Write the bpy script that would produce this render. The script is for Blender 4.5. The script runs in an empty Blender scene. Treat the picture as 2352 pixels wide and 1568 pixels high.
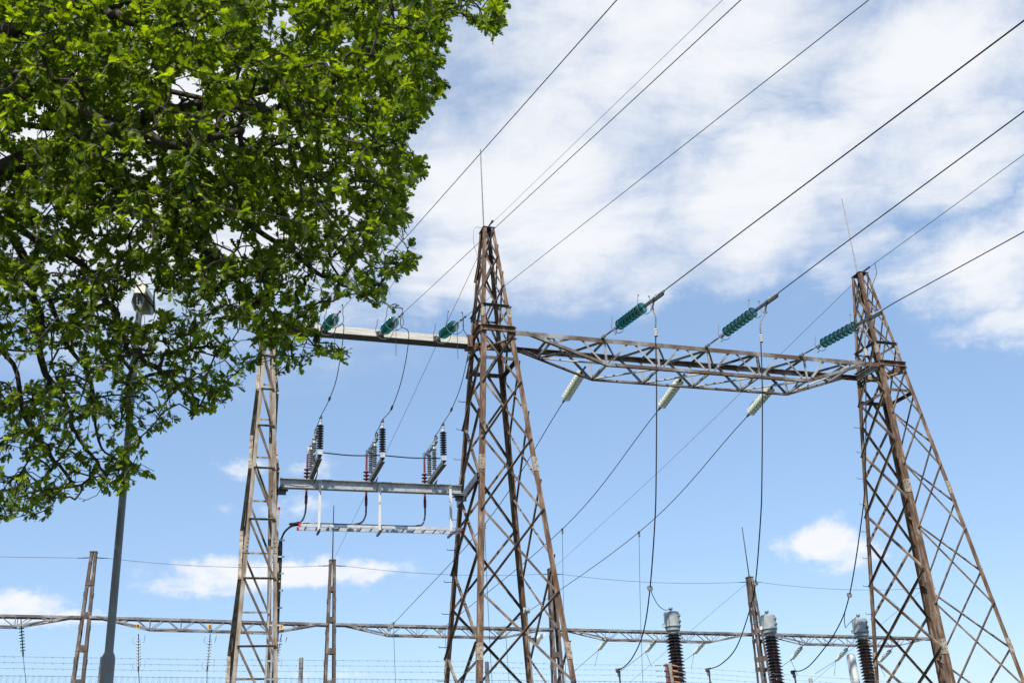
import bpy, math, random
import numpy as np
from mathutils import Vector, Matrix

S = bpy.context.scene
col = S.collection
rad = math.radians
rng = np.random.default_rng(11)
random.seed(5)

# ------------------------------------------------------------------ camera
F_PX, W_PX = 2287.0, 2352.0
PITCH, ROLL = rad(23.84), rad(3.024)
CAM = np.array([0.0, 0.0, 1.6])
FW = np.array([0, math.cos(PITCH), math.sin(PITCH)])
U0 = np.array([0, -math.sin(PITCH), math.cos(PITCH)])
R0 = np.array([1.0, 0, 0])
RT = R0*math.cos(ROLL) - U0*math.sin(ROLL)
UP = U0*math.cos(ROLL) + R0*math.sin(ROLL)
cd = bpy.data.cameras.new('camera')
cam = bpy.data.objects.new('camera', cd); col.objects.link(cam)
cd.sensor_width = 36.0; cd.lens = 36.0*F_PX/W_PX
cd.clip_start = 0.1; cd.clip_end = 6000
cam.matrix_world = Matrix(((RT[0], UP[0], -FW[0], CAM[0]), (RT[1], UP[1], -FW[1], CAM[1]),
                           (RT[2], UP[2], -FW[2], CAM[2]), (0, 0, 0, 1)))
cd.dof.use_dof = True; cd.dof.focus_distance = 22.0; cd.dof.aperture_fstop = 4.5
S.camera = cam

# ------------------------------------------------------------------ light and exposure
SUN_EL = rad(50); SUN_DIR = np.array([-0.26, -0.96, 0.0]); SUN_DIR /= np.linalg.norm(SUN_DIR)
SUN_DIR = SUN_DIR*math.cos(SUN_EL) + np.array([0, 0, math.sin(SUN_EL)])
sl = bpy.data.lights.new('sun', 'SUN'); sl.energy = 3.9; sl.angle = rad(0.53); sl.color = (1.0, 0.955, 0.88)
so = bpy.data.objects.new('sun', sl); col.objects.link(so)
so.location = (0, 0, 60)
so.rotation_euler = Vector(SUN_DIR).to_track_quat('Z', 'Y').to_euler()
S.view_settings.view_transform = 'Standard'; S.view_settings.look = 'None'
S.view_settings.exposure = 0.75; S.view_settings.gamma = 1.0; S.view_settings.use_curve_mapping = False
S.cycles.max_bounces = 14; S.cycles.transmission_bounces = 14; S.cycles.transparent_max_bounces = 24

# ------------------------------------------------------------------ pixel -> point (2352 px wide picture)
TH = rad(71.02)
D = np.array([math.sin(TH), math.cos(TH), 0]); N = np.array([-math.cos(TH), math.sin(TH), 0])
ZV = np.array([0, 0, 1.0])
M0 = np.array([-0.491, 22.0, 0])
def ray(px, py): return FW + (px-W_PX/2)/F_PX*RT + (784-py)/F_PX*UP
def at(px, py, Y): v = ray(px, py); return CAM + v*Y/v[1]
def onG(px, py, off=0.0):
    v = ray(px, py); return CAM + v*(((M0+N*off-CAM) @ N)/(v @ N))
def onV(px, py, P, h):
    m = np.array([-h[1], h[0], 0]); v = ray(px, py); return CAM + v*(((P-CAM) @ m)/(v @ m))
def proj(P):
    v = np.asarray(P)-CAM; dd = v @ FW
    return np.stack([W_PX/2+F_PX*(v @ RT)/dd, 784-F_PX*(v @ UP)/dd], -1)
def nrm(v): v = np.asarray(v, float); return v/np.linalg.norm(v)

# ------------------------------------------------------------------ sky
wd = bpy.data.worlds.new('World'); S.world = wd; wd.use_nodes = True
def build_sky():
    nt = wd.node_tree; nt.nodes.clear(); nd, lk = nt.nodes, nt.links
    def new(t, **k):
        x = nd.new(t)
        for a, b in k.items(): setattr(x, a, b)
        return x
    def mth(op, a, b=None, clamp=False):
        x = new('ShaderNodeMath', operation=op, use_clamp=clamp)
        for i, v in enumerate((a, b)):
            if v is None: continue
            if isinstance(v, (int, float)): x.inputs[i].default_value = v
            else: lk.new(v, x.inputs[i])
        return x.outputs[0]
    def vm(op, a, b=None):
        x = new('ShaderNodeVectorMath', operation=op)
        for i, v in enumerate((a, b)):
            if v is None: continue
            if isinstance(v, (tuple, list)): x.inputs[i].default_value = v
            else: lk.new(v, x.inputs[i])
        return x
    sky = new('ShaderNodeTexSky', sky_type='NISHITA', sun_disc=False)
    sky.sun_elevation = SUN_EL; sky.sun_rotation = math.atan2(SUN_DIR[0], SUN_DIR[1])
    sky.air_density = 1.0; sky.dust_density = 0.6; sky.ozone_density = 1.4; sky.altitude = 60
    tc = new('ShaderNodeTexCoord'); dirv = tc.outputs['Generated']
    sp = new('ShaderNodeSeparateXYZ'); lk.new(dirv, sp.inputs[0])
    DEG = 180/math.pi
    az = mth('MULTIPLY', mth('ARCTAN2', sp.outputs[0], sp.outputs[1]), DEG)
    el = mth('MULTIPLY', mth('ARCSINE', sp.outputs[2]), DEG)
    cb = new('ShaderNodeCombineXYZ'); lk.new(az, cb.inputs[0]); lk.new(el, cb.inputs[1])
    ae = cb.outputs[0]
    def noise(vec, scale, detail=8, rough=0.55, dist=0.0):
        x = new('ShaderNodeTexNoise', noise_dimensions='3D'); lk.new(vec, x.inputs['Vector'])
        x.inputs['Scale'].default_value = scale; x.inputs['Detail'].default_value = detail
        x.inputs['Roughness'].default_value = rough; x.inputs['Distortion'].default_value = dist
        return x
    # warp the outline of every bank
    w1 = noise(ae, 0.16, 6, 0.6)
    wv = vm('MULTIPLY', vm('SUBTRACT', w1.outputs['Color'], (0.5, 0.5, 0.5)).outputs[0], (9, 7, 0)).outputs[0]
    aw = vm('ADD', ae, wv).outputs[0]
    w2 = vm('MULTIPLY', vm('SUBTRACT', noise(ae, 0.55, 6, 0.65).outputs['Color'], (0.5, 0.5, 0.5)).outputs[0], (2.6, 1.6, 0)).outputs[0]
    aw2 = vm('ADD', ae, w2).outputs[0]
    def azel(px, py):
        v = nrm(ray(px, py)); return math.atan2(v[0], v[1])*DEG, math.asin(v[2])*DEG
    def bank(lst, vec):
        out = None
        for (px, py, rx, ry, amp) in lst:
            a, e = azel(px, py); ax = abs(azel(px+rx, py)[0]-azel(px-rx, py)[0])/2+.01; ey = abs(azel(px, py-ry)[1]-azel(px, py+ry)[1])/2+.01
            q = vm('MULTIPLY', vm('SUBTRACT', vec, (a, e, 0)).outputs[0], (1/ax, 1/ey, 0))
            ln = vm('LENGTH', q.outputs[0]).outputs['Value']
            mr = new('ShaderNodeMapRange', interpolation_type='SMOOTHSTEP'); lk.new(ln, mr.inputs[0])
            mr.inputs[1].default_value = 1.35; mr.inputs[2].default_value = 0.15; mr.inputs[3].default_value = 0; mr.inputs[4].default_value = amp
            out = mr.outputs[0] if out is None else mth('MAXIMUM', out, mr.outputs[0])
        return out
    high = bank([(1230, 430, 420, 300, 1.0), (1500, 110, 640, 240, .9), (1730, 440, 360, 200, .98), (2150, 150, 360, 210, .85),
                 (2260, 600, 260, 130, .95), (1060, 610, 260, 120, .9), (2330, 740, 170, 70, .66), (1990, 600, 150, 90, .5),
                 (450, 330, 750, 520, .9), (2200, 350, 260, 150, .75), (1880, 330, 260, 120, .72), (1500, 620, 200, 70, .5), (2700, 400, 400, 500, .8),
                 (1000, -500, 1500, 330, .8)], aw)
    low = bank([(1890, 1245, 110, 68, 1.2), (1960, 1270, 80, 50, .9), (620, 1318, 300, 42, 1.25), (800, 1312, 180, 36, 1.1), (480, 1345, 220, 30, .8),
                (20, 1400, 150, 52, 1.15), (190, 1424, 190, 20, .9), (560, 1075, 75, 38, .62), (745, 1080, 90, 36, .55), (680, 1165, 90, 40, .45),
                (500, 1170, 60, 24, .45), (720, 1545, 170, 18, .5), (1125, 1480, 110, 14, .35), (-300, 1400, 260, 90, .9)], aw2)
    # texture: long streaks for the high cloud, lumps for the low cloud
    pr = vm('DIVIDE', dirv, None)
    zc = mth('MAXIMUM', sp.outputs[2], 0.06); cz = new('ShaderNodeCombineXYZ')
    for i in range(3): lk.new(zc, cz.inputs[i])
    lk.new(cz.outputs[0], pr.inputs[1])
    mp = new('ShaderNodeMapping'); lk.new(pr.outputs[0], mp.inputs[0]); mp.inputs['Rotation'].default_value = (0, 0, rad(-32)); mp.inputs['Scale'].default_value = (1.0, 1.15, 1)
    n1 = noise(mp.outputs[0], 2.6, 12, 0.64, 0.45).outputs['Fac']
    mp2 = new('ShaderNodeMapping'); lk.new(pr.outputs[0], mp2.inputs[0]); mp2.inputs['Rotation'].default_value = (0, 0, rad(-58)); mp2.inputs['Scale'].default_value = (1.0, 1.7, 1)
    n2 = noise(mp2.outputs[0], 5.0, 13, 0.66, 0.9).outputs['Fac']
    ael = vm('MULTIPLY', ae, (0.62, 1.15, 1)).outputs[0]
    n3 = noise(ael, 0.75, 11, 0.62, 0.25).outputs['Fac']
    hi_n = mth('ADD', mth('MULTIPLY', n1, 0.70), mth('MULTIPLY', n2, 0.30))
    def smooth(v, a, b, hi=1.0):
        mr = new('ShaderNodeMapRange', interpolation_type='SMOOTHSTEP'); lk.new(v, mr.inputs[0])
        mr.inputs[1].default_value = a; mr.inputs[2].default_value = b; mr.inputs[4].default_value = hi; return mr.outputs[0]
    hd = smooth(mth('ADD', mth('MULTIPLY', high, 0.72), mth('MULTIPLY', mth('SUBTRACT', hi_n, 0.5), 1.7)), -0.12, 0.76)
    ld = smooth(mth('ADD', mth('MULTIPLY', low, 0.8), mth('MULTIPLY', mth('SUBTRACT', n3, 0.5), 1.6)), 0.14, 0.92)
    hd = mth('MULTIPLY', hd, smooth(high, 0.0, 0.25)); ld = mth('MULTIPLY', ld, smooth(low, 0.0, 0.2))
    dens = mth('MAXIMUM', hd, ld); dens = mth('MULTIPLY', dens, 0.95)
    # clear sky, lifted a little by the bright summer air near the horizon
    skc = new('ShaderNodeMix', data_type='RGBA', blend_type='MULTIPLY'); skc.inputs['Factor'].default_value = 1
    lk.new(sky.outputs[0], skc.inputs['A']); skc.inputs['B'].default_value = SKY_TINT
    pale = new('ShaderNodeMix', data_type='RGBA'); pale.inputs['Factor'].default_value = 0.5; lk.new(skc.outputs['Result'], pale.inputs['A']); pale.inputs['B'].default_value = (2.2, 3.45, 5.3, 1)
    mx = new('ShaderNodeMix', data_type='RGBA'); lk.new(dens, mx.inputs['Factor'])
    lk.new(pale.outputs['Result'], mx.inputs['A']); mx.inputs['B'].default_value = CLOUD
    bg = new('ShaderNodeBackground'); bg.inputs['Strength'].default_value = 0.1; lk.new(mx.outputs['Result'], bg.inputs['Color'])
    out = new('ShaderNodeOutputWorld'); lk.new(bg.outputs[0], out.inputs['Surface'])
SKY_TINT = (1.02, 1.03, 1.07, 1)
CLOUD = (5.65, 5.75, 5.95, 1)
build_sky()

# ------------------------------------------------------------------ materials
def base_mat(name):
    m = bpy.data.materials.new(name); m.use_nodes = True
    return m, m.node_tree, m.node_tree.nodes['Principled BSDF']
def mat(name, c, rough=0.6, metal=0.0, c2=None, scale=6.0, stretch=(1, 1, 1), lo=0.42, hi=0.62, bump=0.0, spec=0.5, c3=None):
    m, nt, b = base_mat(name); nd, lk = nt.nodes, nt.links
    b.inputs['Roughness'].default_value = rough; b.inputs['Metallic'].default_value = metal
    b.inputs['Specular IOR Level'].default_value = spec
    if c2 is None:
        b.inputs['Base Color'].default_value = (*c, 1); return m
    tc = nd.new('ShaderNodeTexCoord'); mp = nd.new('ShaderNodeMapping'); lk.new(tc.outputs['Object'], mp.inputs[0]); mp.inputs['Scale'].default_value = stretch
    nz = nd.new('ShaderNodeTexNoise'); lk.new(mp.outputs[0], nz.inputs['Vector']); nz.inputs['Scale'].default_value = scale; nz.inputs['Detail'].default_value = 9; nz.inputs['Roughness'].default_value = 0.65
    cr = nd.new('ShaderNodeValToRGB'); lk.new(nz.outputs['Fac'], cr.inputs[0])
    cr.color_ramp.elements[0].position = lo; cr.color_ramp.elements[0].color = (*c, 1)
    cr.color_ramp.elements[1].position = hi; cr.color_ramp.elements[1].color = (*c2, 1)
    if c3: e = cr.color_ramp.elements.new((lo+hi)/2); e.color = (*c3, 1)
    lk.new(cr.outputs[0], b.inputs['Base Color'])
    if bump:
        bp = nd.new('ShaderNodeBump'); bp.inputs['Strength'].default_value = bump; bp.inputs['Distance'].default_value = 0.01
        lk.new(nz.outputs['Fac'], bp.inputs['Height']); lk.new(bp.outputs[0], b.inputs['Normal'])
    return m
MT = {}
MT['rust'] = mat('weathered_steel', (0.088, 0.050, 0.031), 0.75, 0, (0.29, 0.24, 0.195), 3.4, (3, 3, .55), 0.43, 0.66, 0.15, 0.3, (0.185, 0.115, 0.070))
MT['rust_brace'] = mat('weathered_brace', (0.075, 0.057, 0.045), 0.75, 0, (0.30, 0.26, 0.215), 2.2, (1, 1, 1), 0.44, 0.70, 0.1, 0.3, (0.18, 0.13, 0.09))
MT['rust_pale'] = mat('pale_weathered_steel', (0.12, 0.08, 0.055), 0.75, 0, (0.33, 0.295, 0.245), 2.6, (3, 3, .6), 0.38, 0.6, 0.1, 0.3, (0.22, 0.175, 0.13))
MT['splice'] = mat('splice_steel', (0.20, 0.15, 0.10), 0.7, 0, (0.36, 0.31, 0.25), 9, (1, 1, 1), 0.4, 0.6)
MT['truss'] = mat('galvanised_rusting', (0.10, 0.058, 0.036), 0.6, 0.1, (0.29, 0.295, 0.285), 1.3, (1, 1, 1), 0.44, 0.64, 0.08, 0.4, (0.17, 0.14, 0.115))
MT['truss_web'] = mat('galvanised_web', (0.09, 0.068, 0.052), 0.6, 0.1, (0.33, 0.33, 0.32), 1.6, (1, 1, 1), 0.36, 0.52, 0.05, 0.4, (0.20, 0.185, 0.165))
MT['galv'] = mat('galvanised_steel', (0.30, 0.31, 0.32), 0.45, 0.35, (0.48, 0.49, 0.50), 9, (1, 1, 1), 0.35, 0.65, 0.0, 0.5)
MT['galv_dark'] = mat('grey_steel', (0.08, 0.083, 0.088), 0.5, 0.3, (0.15, 0.153, 0.158), 9, (1, 1, 1), 0.35, 0.65)
MT['beam_pale'] = mat('pale_steel_box', (0.44, 0.39, 0.32), 0.7, 0, (0.58, 0.56, 0.52), 3, (1, 1, 6), 0.35, 0.62, 0.0, 0.3)
MT['dark'] = mat('dark_iron', (0.045, 0.045, 0.048), 0.5, 0.2, (0.09, 0.085, 0.08), 14)
MT['iron'] = mat('grey_iron', (0.16, 0.16, 0.165), 0.45, 0.4, (0.30, 0.30, 0.30), 20)
MT['rod'] = mat('dull_rod_steel', (0.20, 0.20, 0.19), 0.5, 0.2, (0.30, 0.29, 0.27), 8)
MT['alu'] = mat('bright_aluminium', (0.46, 0.47, 0.48), 0.4, 0.3, (0.62, 0.63, 0.64), 12)
MT['wire'] = mat('aluminium_conductor', (0.016, 0.017, 0.021), 0.6, 0.0, spec=0.25)
MT['wire_thin'] = mat('steel_earth_wire', (0.04, 0.045, 0.065), 0.5, 0.1)
MT['copper'] = mat('verdigris_copper', (0.05, 0.14, 0.13), 0.6, 0.1, (0.08, 0.20, 0.17), 20)
MT['cable'] = mat('black_cable', (0.018, 0.018, 0.02), 0.35)
MT['cable_grey'] = mat('grey_cable_jacket', (0.40, 0.40, 0.40), 0.35, 0.0, (0.02, 0.02, 0.022), 2.0, (1, 1, 1), 0.36, 0.42)
MT['red'] = mat('red_silicone', (0.125, 0.010, 0.016), 0.4, 0.0, (0.17, 0.014, 0.022), 20)
MT['redcap'] = mat('red_plastic', (0.65, 0.02, 0.02), 0.4)
MT['black'] = mat('black_polymer', (0.02, 0.022, 0.026), 0.45)
MT['greyshed'] = mat('grey_porcelain', (0.13, 0.14, 0.14), 0.3, 0.0, (0.17, 0.18, 0.175), 20)
MT['brown'] = mat('brown_glaze', (0.019, 0.0075, 0.006), 0.10, 0.0, None, spec=0.7)
MT['ctgrey'] = mat('grey_paint', (0.23, 0.26, 0.27), 0.45, 0.0, (0.33, 0.35, 0.36), 5, (2, 2, 1), 0.35, 0.7)
MT['white'] = mat('white_paint', (0.60, 0.60, 0.585), 0.5, 0.0, (0.48, 0.475, 0.455), 8, (3, 3, .6), 0.45, 0.75)
MT['lamp_grey'] = mat('grey_pole_paint', (0.19, 0.193, 0.20), 0.55, 0.0, (0.26, 0.26, 0.26), 8, (3, 3, .5), 0.4, 0.7)
MT['lamp_bowl'] = mat('smoky_bowl', (0.20, 0.19, 0.16), 0.35, 0.0, (0.26, 0.25, 0.22), 9)
MT['fence'] = mat('galvanised_wire', (0.24, 0.28, 0.36), 0.5, 0.3)
MT['postrust'] = mat('rusting_post', (0.30, 0.29, 0.27), 0.7, 0.0, (0.16, 0.075, 0.03), 5, (2, 2, 1.4), 0.52, 0.62)
MT['orange'] = mat('rusty_orange_porcelain', (0.42, 0.16, 0.05), 0.5, 0.0, (0.20, 0.05, 0.035), 16, (1, 1, 1), .45, .6)
MT['maroon'] = mat('maroon_porcelain', (0.17, 0.025, 0.03), 0.35, 0.0, (0.24, 0.05, 0.045), 16)
MT['yellow'] = mat('yellow_plate', (0.72, 0.40, 0.02), 0.5)
MT['ink'] = mat('black_lettering', (0.01, 0.01, 0.01), 0.6)
MT['farsteel'] = mat('brown_far_steel', (0.085, 0.06, 0.048), 0.7, 0, (0.24, 0.215, 0.19), 3.0, (2, 2, .8), 0.46, 0.66, 0, 0.3, (0.13, 0.10, 0.08))
MT['fartruss'] = mat('purple_grey_steel', (0.10, 0.085, 0.085), 0.65, 0.1, (0.26, 0.255, 0.25), 1.2, (1, 1, 1), 0.42, 0.6)
MT['bark'] = mat('oak_bark', (0.035, 0.027, 0.021), 0.9, 0, (0.10, 0.085, 0.07), 9, (1, 1, .5), 0.38, 0.7, 0.6, 0.2)
MT['ground'] = mat('gravel_and_grass', (0.028, 0.045, 0.014), 0.95, 0, (0.075, 0.07, 0.055), 0.6, (1, 1, 1), 0.4, 0.6)
MT['concrete'] = mat('concrete', (0.32, 0.31, 0.29), 0.85, 0, (0.42, 0.41, 0.39), 4)
MT['floodwhite'] = mat('white_enamel', (0.75, 0.72, 0.64), 0.4)
MT['floodglass'] = mat('grey_lamp_glass', (0.16, 0.17, 0.17), 0.1)
def glass(name, face, edge, gloss=0.05, milk=(0, (1, 1, 1))):
    m, nt, b = base_mat(name); nd, lk = nt.nodes, nt.links; nd.remove(b)
    lw = nd.new('ShaderNodeLayerWeight'); lw.inputs['Blend'].default_value = .42
    mc = nd.new('ShaderNodeMix'); mc.data_type = 'RGBA'; lk.new(lw.outputs['Facing'], mc.inputs['Factor']); mc.inputs['A'].default_value = (*face, 1); mc.inputs['B'].default_value = (*edge, 1)
    tp = nd.new('ShaderNodeBsdfTransparent'); lk.new(mc.outputs['Result'], tp.inputs['Color'])
    gl = nd.new('ShaderNodeBsdfGlossy'); gl.inputs['Roughness'].default_value = gloss
    fr = nd.new('ShaderNodeFresnel'); fr.inputs['IOR'].default_value = 1.55
    m1 = nd.new('ShaderNodeMixShader'); lk.new(fr.outputs[0], m1.inputs[0]); lk.new(tp.outputs[0], m1.inputs[1]); lk.new(gl.outputs[0], m1.inputs[2])
    tl = nd.new('ShaderNodeBsdfTranslucent'); tl.inputs['Color'].default_value = (*milk[1], 1); df = nd.new('ShaderNodeBsdfDiffuse'); df.inputs['Color'].default_value = (*milk[1], 1)
    m3 = nd.new('ShaderNodeMixShader'); m3.inputs[0].default_value = .5; lk.new(tl.outputs[0], m3.inputs[1]); lk.new(df.outputs[0], m3.inputs[2])
    m2 = nd.new('ShaderNodeMixShader'); m2.inputs[0].default_value = milk[0]; lk.new(m1.outputs[0], m2.inputs[1]); lk.new(m3.outputs[0], m2.inputs[2])
    lk.new(m2.outputs[0], nd['Material Output'].inputs['Surface']); return m
MT['teal'] = glass('teal_glass', (0.41, 0.75, 0.71), (0.02, 0.18, 0.17), .05, (.07, (.05, .36, .33)))
MT['clear'] = glass('clear_glass', (0.93, 0.97, 0.94), (0.55, 0.63, 0.56), .06, (.28, (.93, .93, .82)))  # milky share paints sun glare, with some dirt, into the glass
MT['far_clear'] = glass('glinting_dusty_glass', (0.93, 0.96, 0.94), (0.62, 0.68, 0.64), .08, (.34, (.92, .94, .90)))  # larger white share stands in for sun glints and dirt on far discs
MT['aqua'] = glass('aqua_glass', (0.52, 0.84, 0.79), (0.03, 0.27, 0.25), .05, (.08, (.10, .48, .42)))

# ------------------------------------------------------------------ mesh helpers
def frame_of(v, up=ZV):
    z = nrm(v); u = np.asarray(up, float)
    if abs(z @ u) > 0.98: u = np.array([1.0, 0, 0])
    x = nrm(np.cross(u, z)); y = np.cross(z, x); return x, y, z
class MB:
    def __init__(s): s.v = []; s.f = []; s.sm = []
    def add(s, vs, fs, smooth=False):
        o = len(s.v); s.v += [tuple(map(float, p)) for p in vs]
        for f in fs: s.f.append([i+o for i in f]); s.sm.append(smooth)
    def extrude(s, prof, p0, p1, a, b, smooth=False):
        p0, p1 = np.asarray(p0, float), np.asarray(p1, float); k = len(prof)
        vs = [p0+a*x+b*y for x, y in prof]+[p1+a*x+b*y for x, y in prof]
        fs = [[i, (i+1) % k, k+(i+1) % k, k+i] for i in range(k)]+[list(range(k))[::-1], list(range(k, 2*k))]
        s.add(vs, fs, smooth)
    def angle(s, p0, p1, w, t, a, b): s.extrude([(0, 0), (w, 0), (w, t), (t, t), (t, w), (0, w)], p0, p1, np.asarray(a, float), np.asarray(b, float))
    def channel(s, p0, p1, h, w, t, a, b):
        s.extrude([(0, -h/2), (w, -h/2), (w, -h/2+t), (t, -h/2+t), (t, h/2-t), (w, h/2-t), (w, h/2), (0, h/2)], p0, p1, np.asarray(a, float), np.asarray(b, float))
    def hbeam(s, p0, p1, h, w, t, a, b):
        q = t/2
        s.extrude([(-w/2, -h/2), (w/2, -h/2), (w/2, -h/2+t), (q, -h/2+t), (q, h/2-t), (w/2, h/2-t), (w/2, h/2), (-w/2, h/2), (-w/2, h/2-t), (-q, h/2-t), (-q, -h/2+t), (-w/2, -h/2+t)], p0, p1, a, b)
    def bar(s, p0, p1, wa, wb, a=None, b=None):
        if a is None: a, b, _ = frame_of(np.asarray(p1, float)-np.asarray(p0, float))
        s.extrude([(-wa/2, -wb/2), (wa/2, -wb/2), (wa/2, wb/2), (-wa/2, wb/2)], p0, p1, np.asarray(a, float), np.asarray(b, float))
    def box(s, c, sx, sy, sz, x=(1, 0, 0), y=(0, 1, 0), z=(0, 0, 1)):
        x, y, z = (np.asarray(q, float) for q in (x, y, z)); s.bar(np.asarray(c, float)-z*sz/2, np.asarray(c, float)+z*sz/2, sx, sy, x, y)
    def tube(s, pts, r, n=6, cap=True):
        pts = [np.asarray(p, float) for p in pts]; k = len(pts)
        rs = [r]*k if np.isscalar(r) else list(r)
        t0 = nrm(pts[1]-pts[0]); x, y, _ = frame_of(t0); vs = []
        for i, p in enumerate(pts):
            t = nrm((pts[min(i+1, k-1)]-pts[max(i-1, 0)])); x = nrm(x-t*(x @ t)); y = np.cross(t, x)
            for j in range(n): an = 2*math.pi*j/n; vs.append(p+rs[i]*(x*math.cos(an)+y*math.sin(an)))
        fs = [[i*n+j, i*n+(j+1) % n, (i+1)*n+(j+1) % n, (i+1)*n+j] for i in range(k-1) for j in range(n)]
        s.add(vs, fs, True)
        if cap: s.add(vs[:n], [list(range(n))[::-1]]); s.add(vs[-n:], [list(range(n))])
    def lathe(s, prof, p0=(0, 0, 0), axis=(0, 0, 1), n=20, smooth=True):
        x, y, z = frame_of(axis); p0 = np.asarray(p0, float); vs = []
        for (r, h) in prof:
            for j in range(n): an = 2*math.pi*j/n; vs.append(p0+z*h+max(r, 1e-4)*(x*math.cos(an)+y*math.sin(an)))
        fs = [[i*n+j, i*n+(j+1) % n, (i+1)*n+(j+1) % n, (i+1)*n+j] for i in range(len(prof)-1) for j in range(n)]
        s.add(vs, fs, smooth)
        s.add(vs[:n], [list(range(n))[::-1]]); s.add(vs[-n:], [list(range(n))])
    def ball(s, c, r, n=8): s.lathe([(r*math.sin(math.pi*i/6), -r*math.cos(math.pi*i/6)) for i in range(7)], c, ZV, n)
    def build(s, name, m, parent=None, sharp=False):
        me = bpy.data.meshes.new(name); off = np.array(ORG.get(parent.name, (0, 0, 0)) if parent else (0, 0, 0))
        v = np.array(s.v)-off; me.from_pydata(v.tolist(), [], s.f)
        me.polygons.foreach_set('use_smooth', s.sm); me.materials.append(m); me.update()
        if any(s.sm): me.set_sharp_from_angle(angle=rad(38))
        o = bpy.data.objects.new(name, me); col.objects.link(o)
        if parent: o.parent = parent; ORG[o.name] = tuple(off)
        return o
ORG = {}
def tag(o, label=None, cat=None, group=None, kind=None):
    if cat and not kind: kind = 'thing'
    for k, v in (('label', label), ('category', cat), ('group', group), ('kind', kind)):
        if v: o[k] = v
    return o
def thing(name, loc, label, cat, group=None):
    o = bpy.data.objects.new(name, None); col.objects.link(o); o.location = [float(q) for q in loc]; o.empty_display_size = 0.2
    ORG[o.name] = tuple(float(q) for q in loc); return tag(o, label, cat, group)
def orient(o, loc, z, up=ZV):
    x, y, zz = frame_of(z, up)
    o.matrix_world = Matrix(((x[0], y[0], zz[0], loc[0]), (x[1], y[1], zz[1], loc[1]), (x[2], y[2], zz[2], loc[2]), (0, 0, 0, 1)))
    return o
def lthing(name, label, cat, group=None):      # a thing modelled in its own frame at the origin, placed afterwards
    return thing(name, (0, 0, 0), label, cat, group)
def copy_tree(o, parent=None):
    c = o.copy(); col.objects.link(c)
    if parent is not None: c.parent = parent
    ORG[c.name] = ORG.get(o.name, (0, 0, 0))
    for ch in list(o.children): copy_tree(ch, c)
    return c
def spline(pts, n=8):
    P = [np.asarray(p, float) for p in pts]; P = [2*P[0]-P[1]]+P+[2*P[-1]-P[-2]]; out = []
    for i in range(1, len(P)-2):
        a, b, c, e = P[i-1:i+3]
        for k in range(n):
            t = k/n; out.append(.5*((2*b)+(c-a)*t+(2*a-5*b+4*c-e)*t*t+(3*b-a-3*c+e)*t**3))
    out.append(P[-2]); return out
def wire(name, pts, r, m, label, cat, group=None, n=6, smooth=0):
    b = MB(); b.tube(spline(pts, smooth) if smooth else pts, r, n); o = b.build(name, m); return tag(o, label, cat, group)

# ------------------------------------------------------------------ ground
b = MB(); b.add([(-1500, -600, 0), (1500, -600, 0), (1500, 3000, 0), (-1500, 3000, 0)], [[0, 1, 2, 3]])
tag(b.build('ground', MT['ground']), kind='structure')

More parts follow.
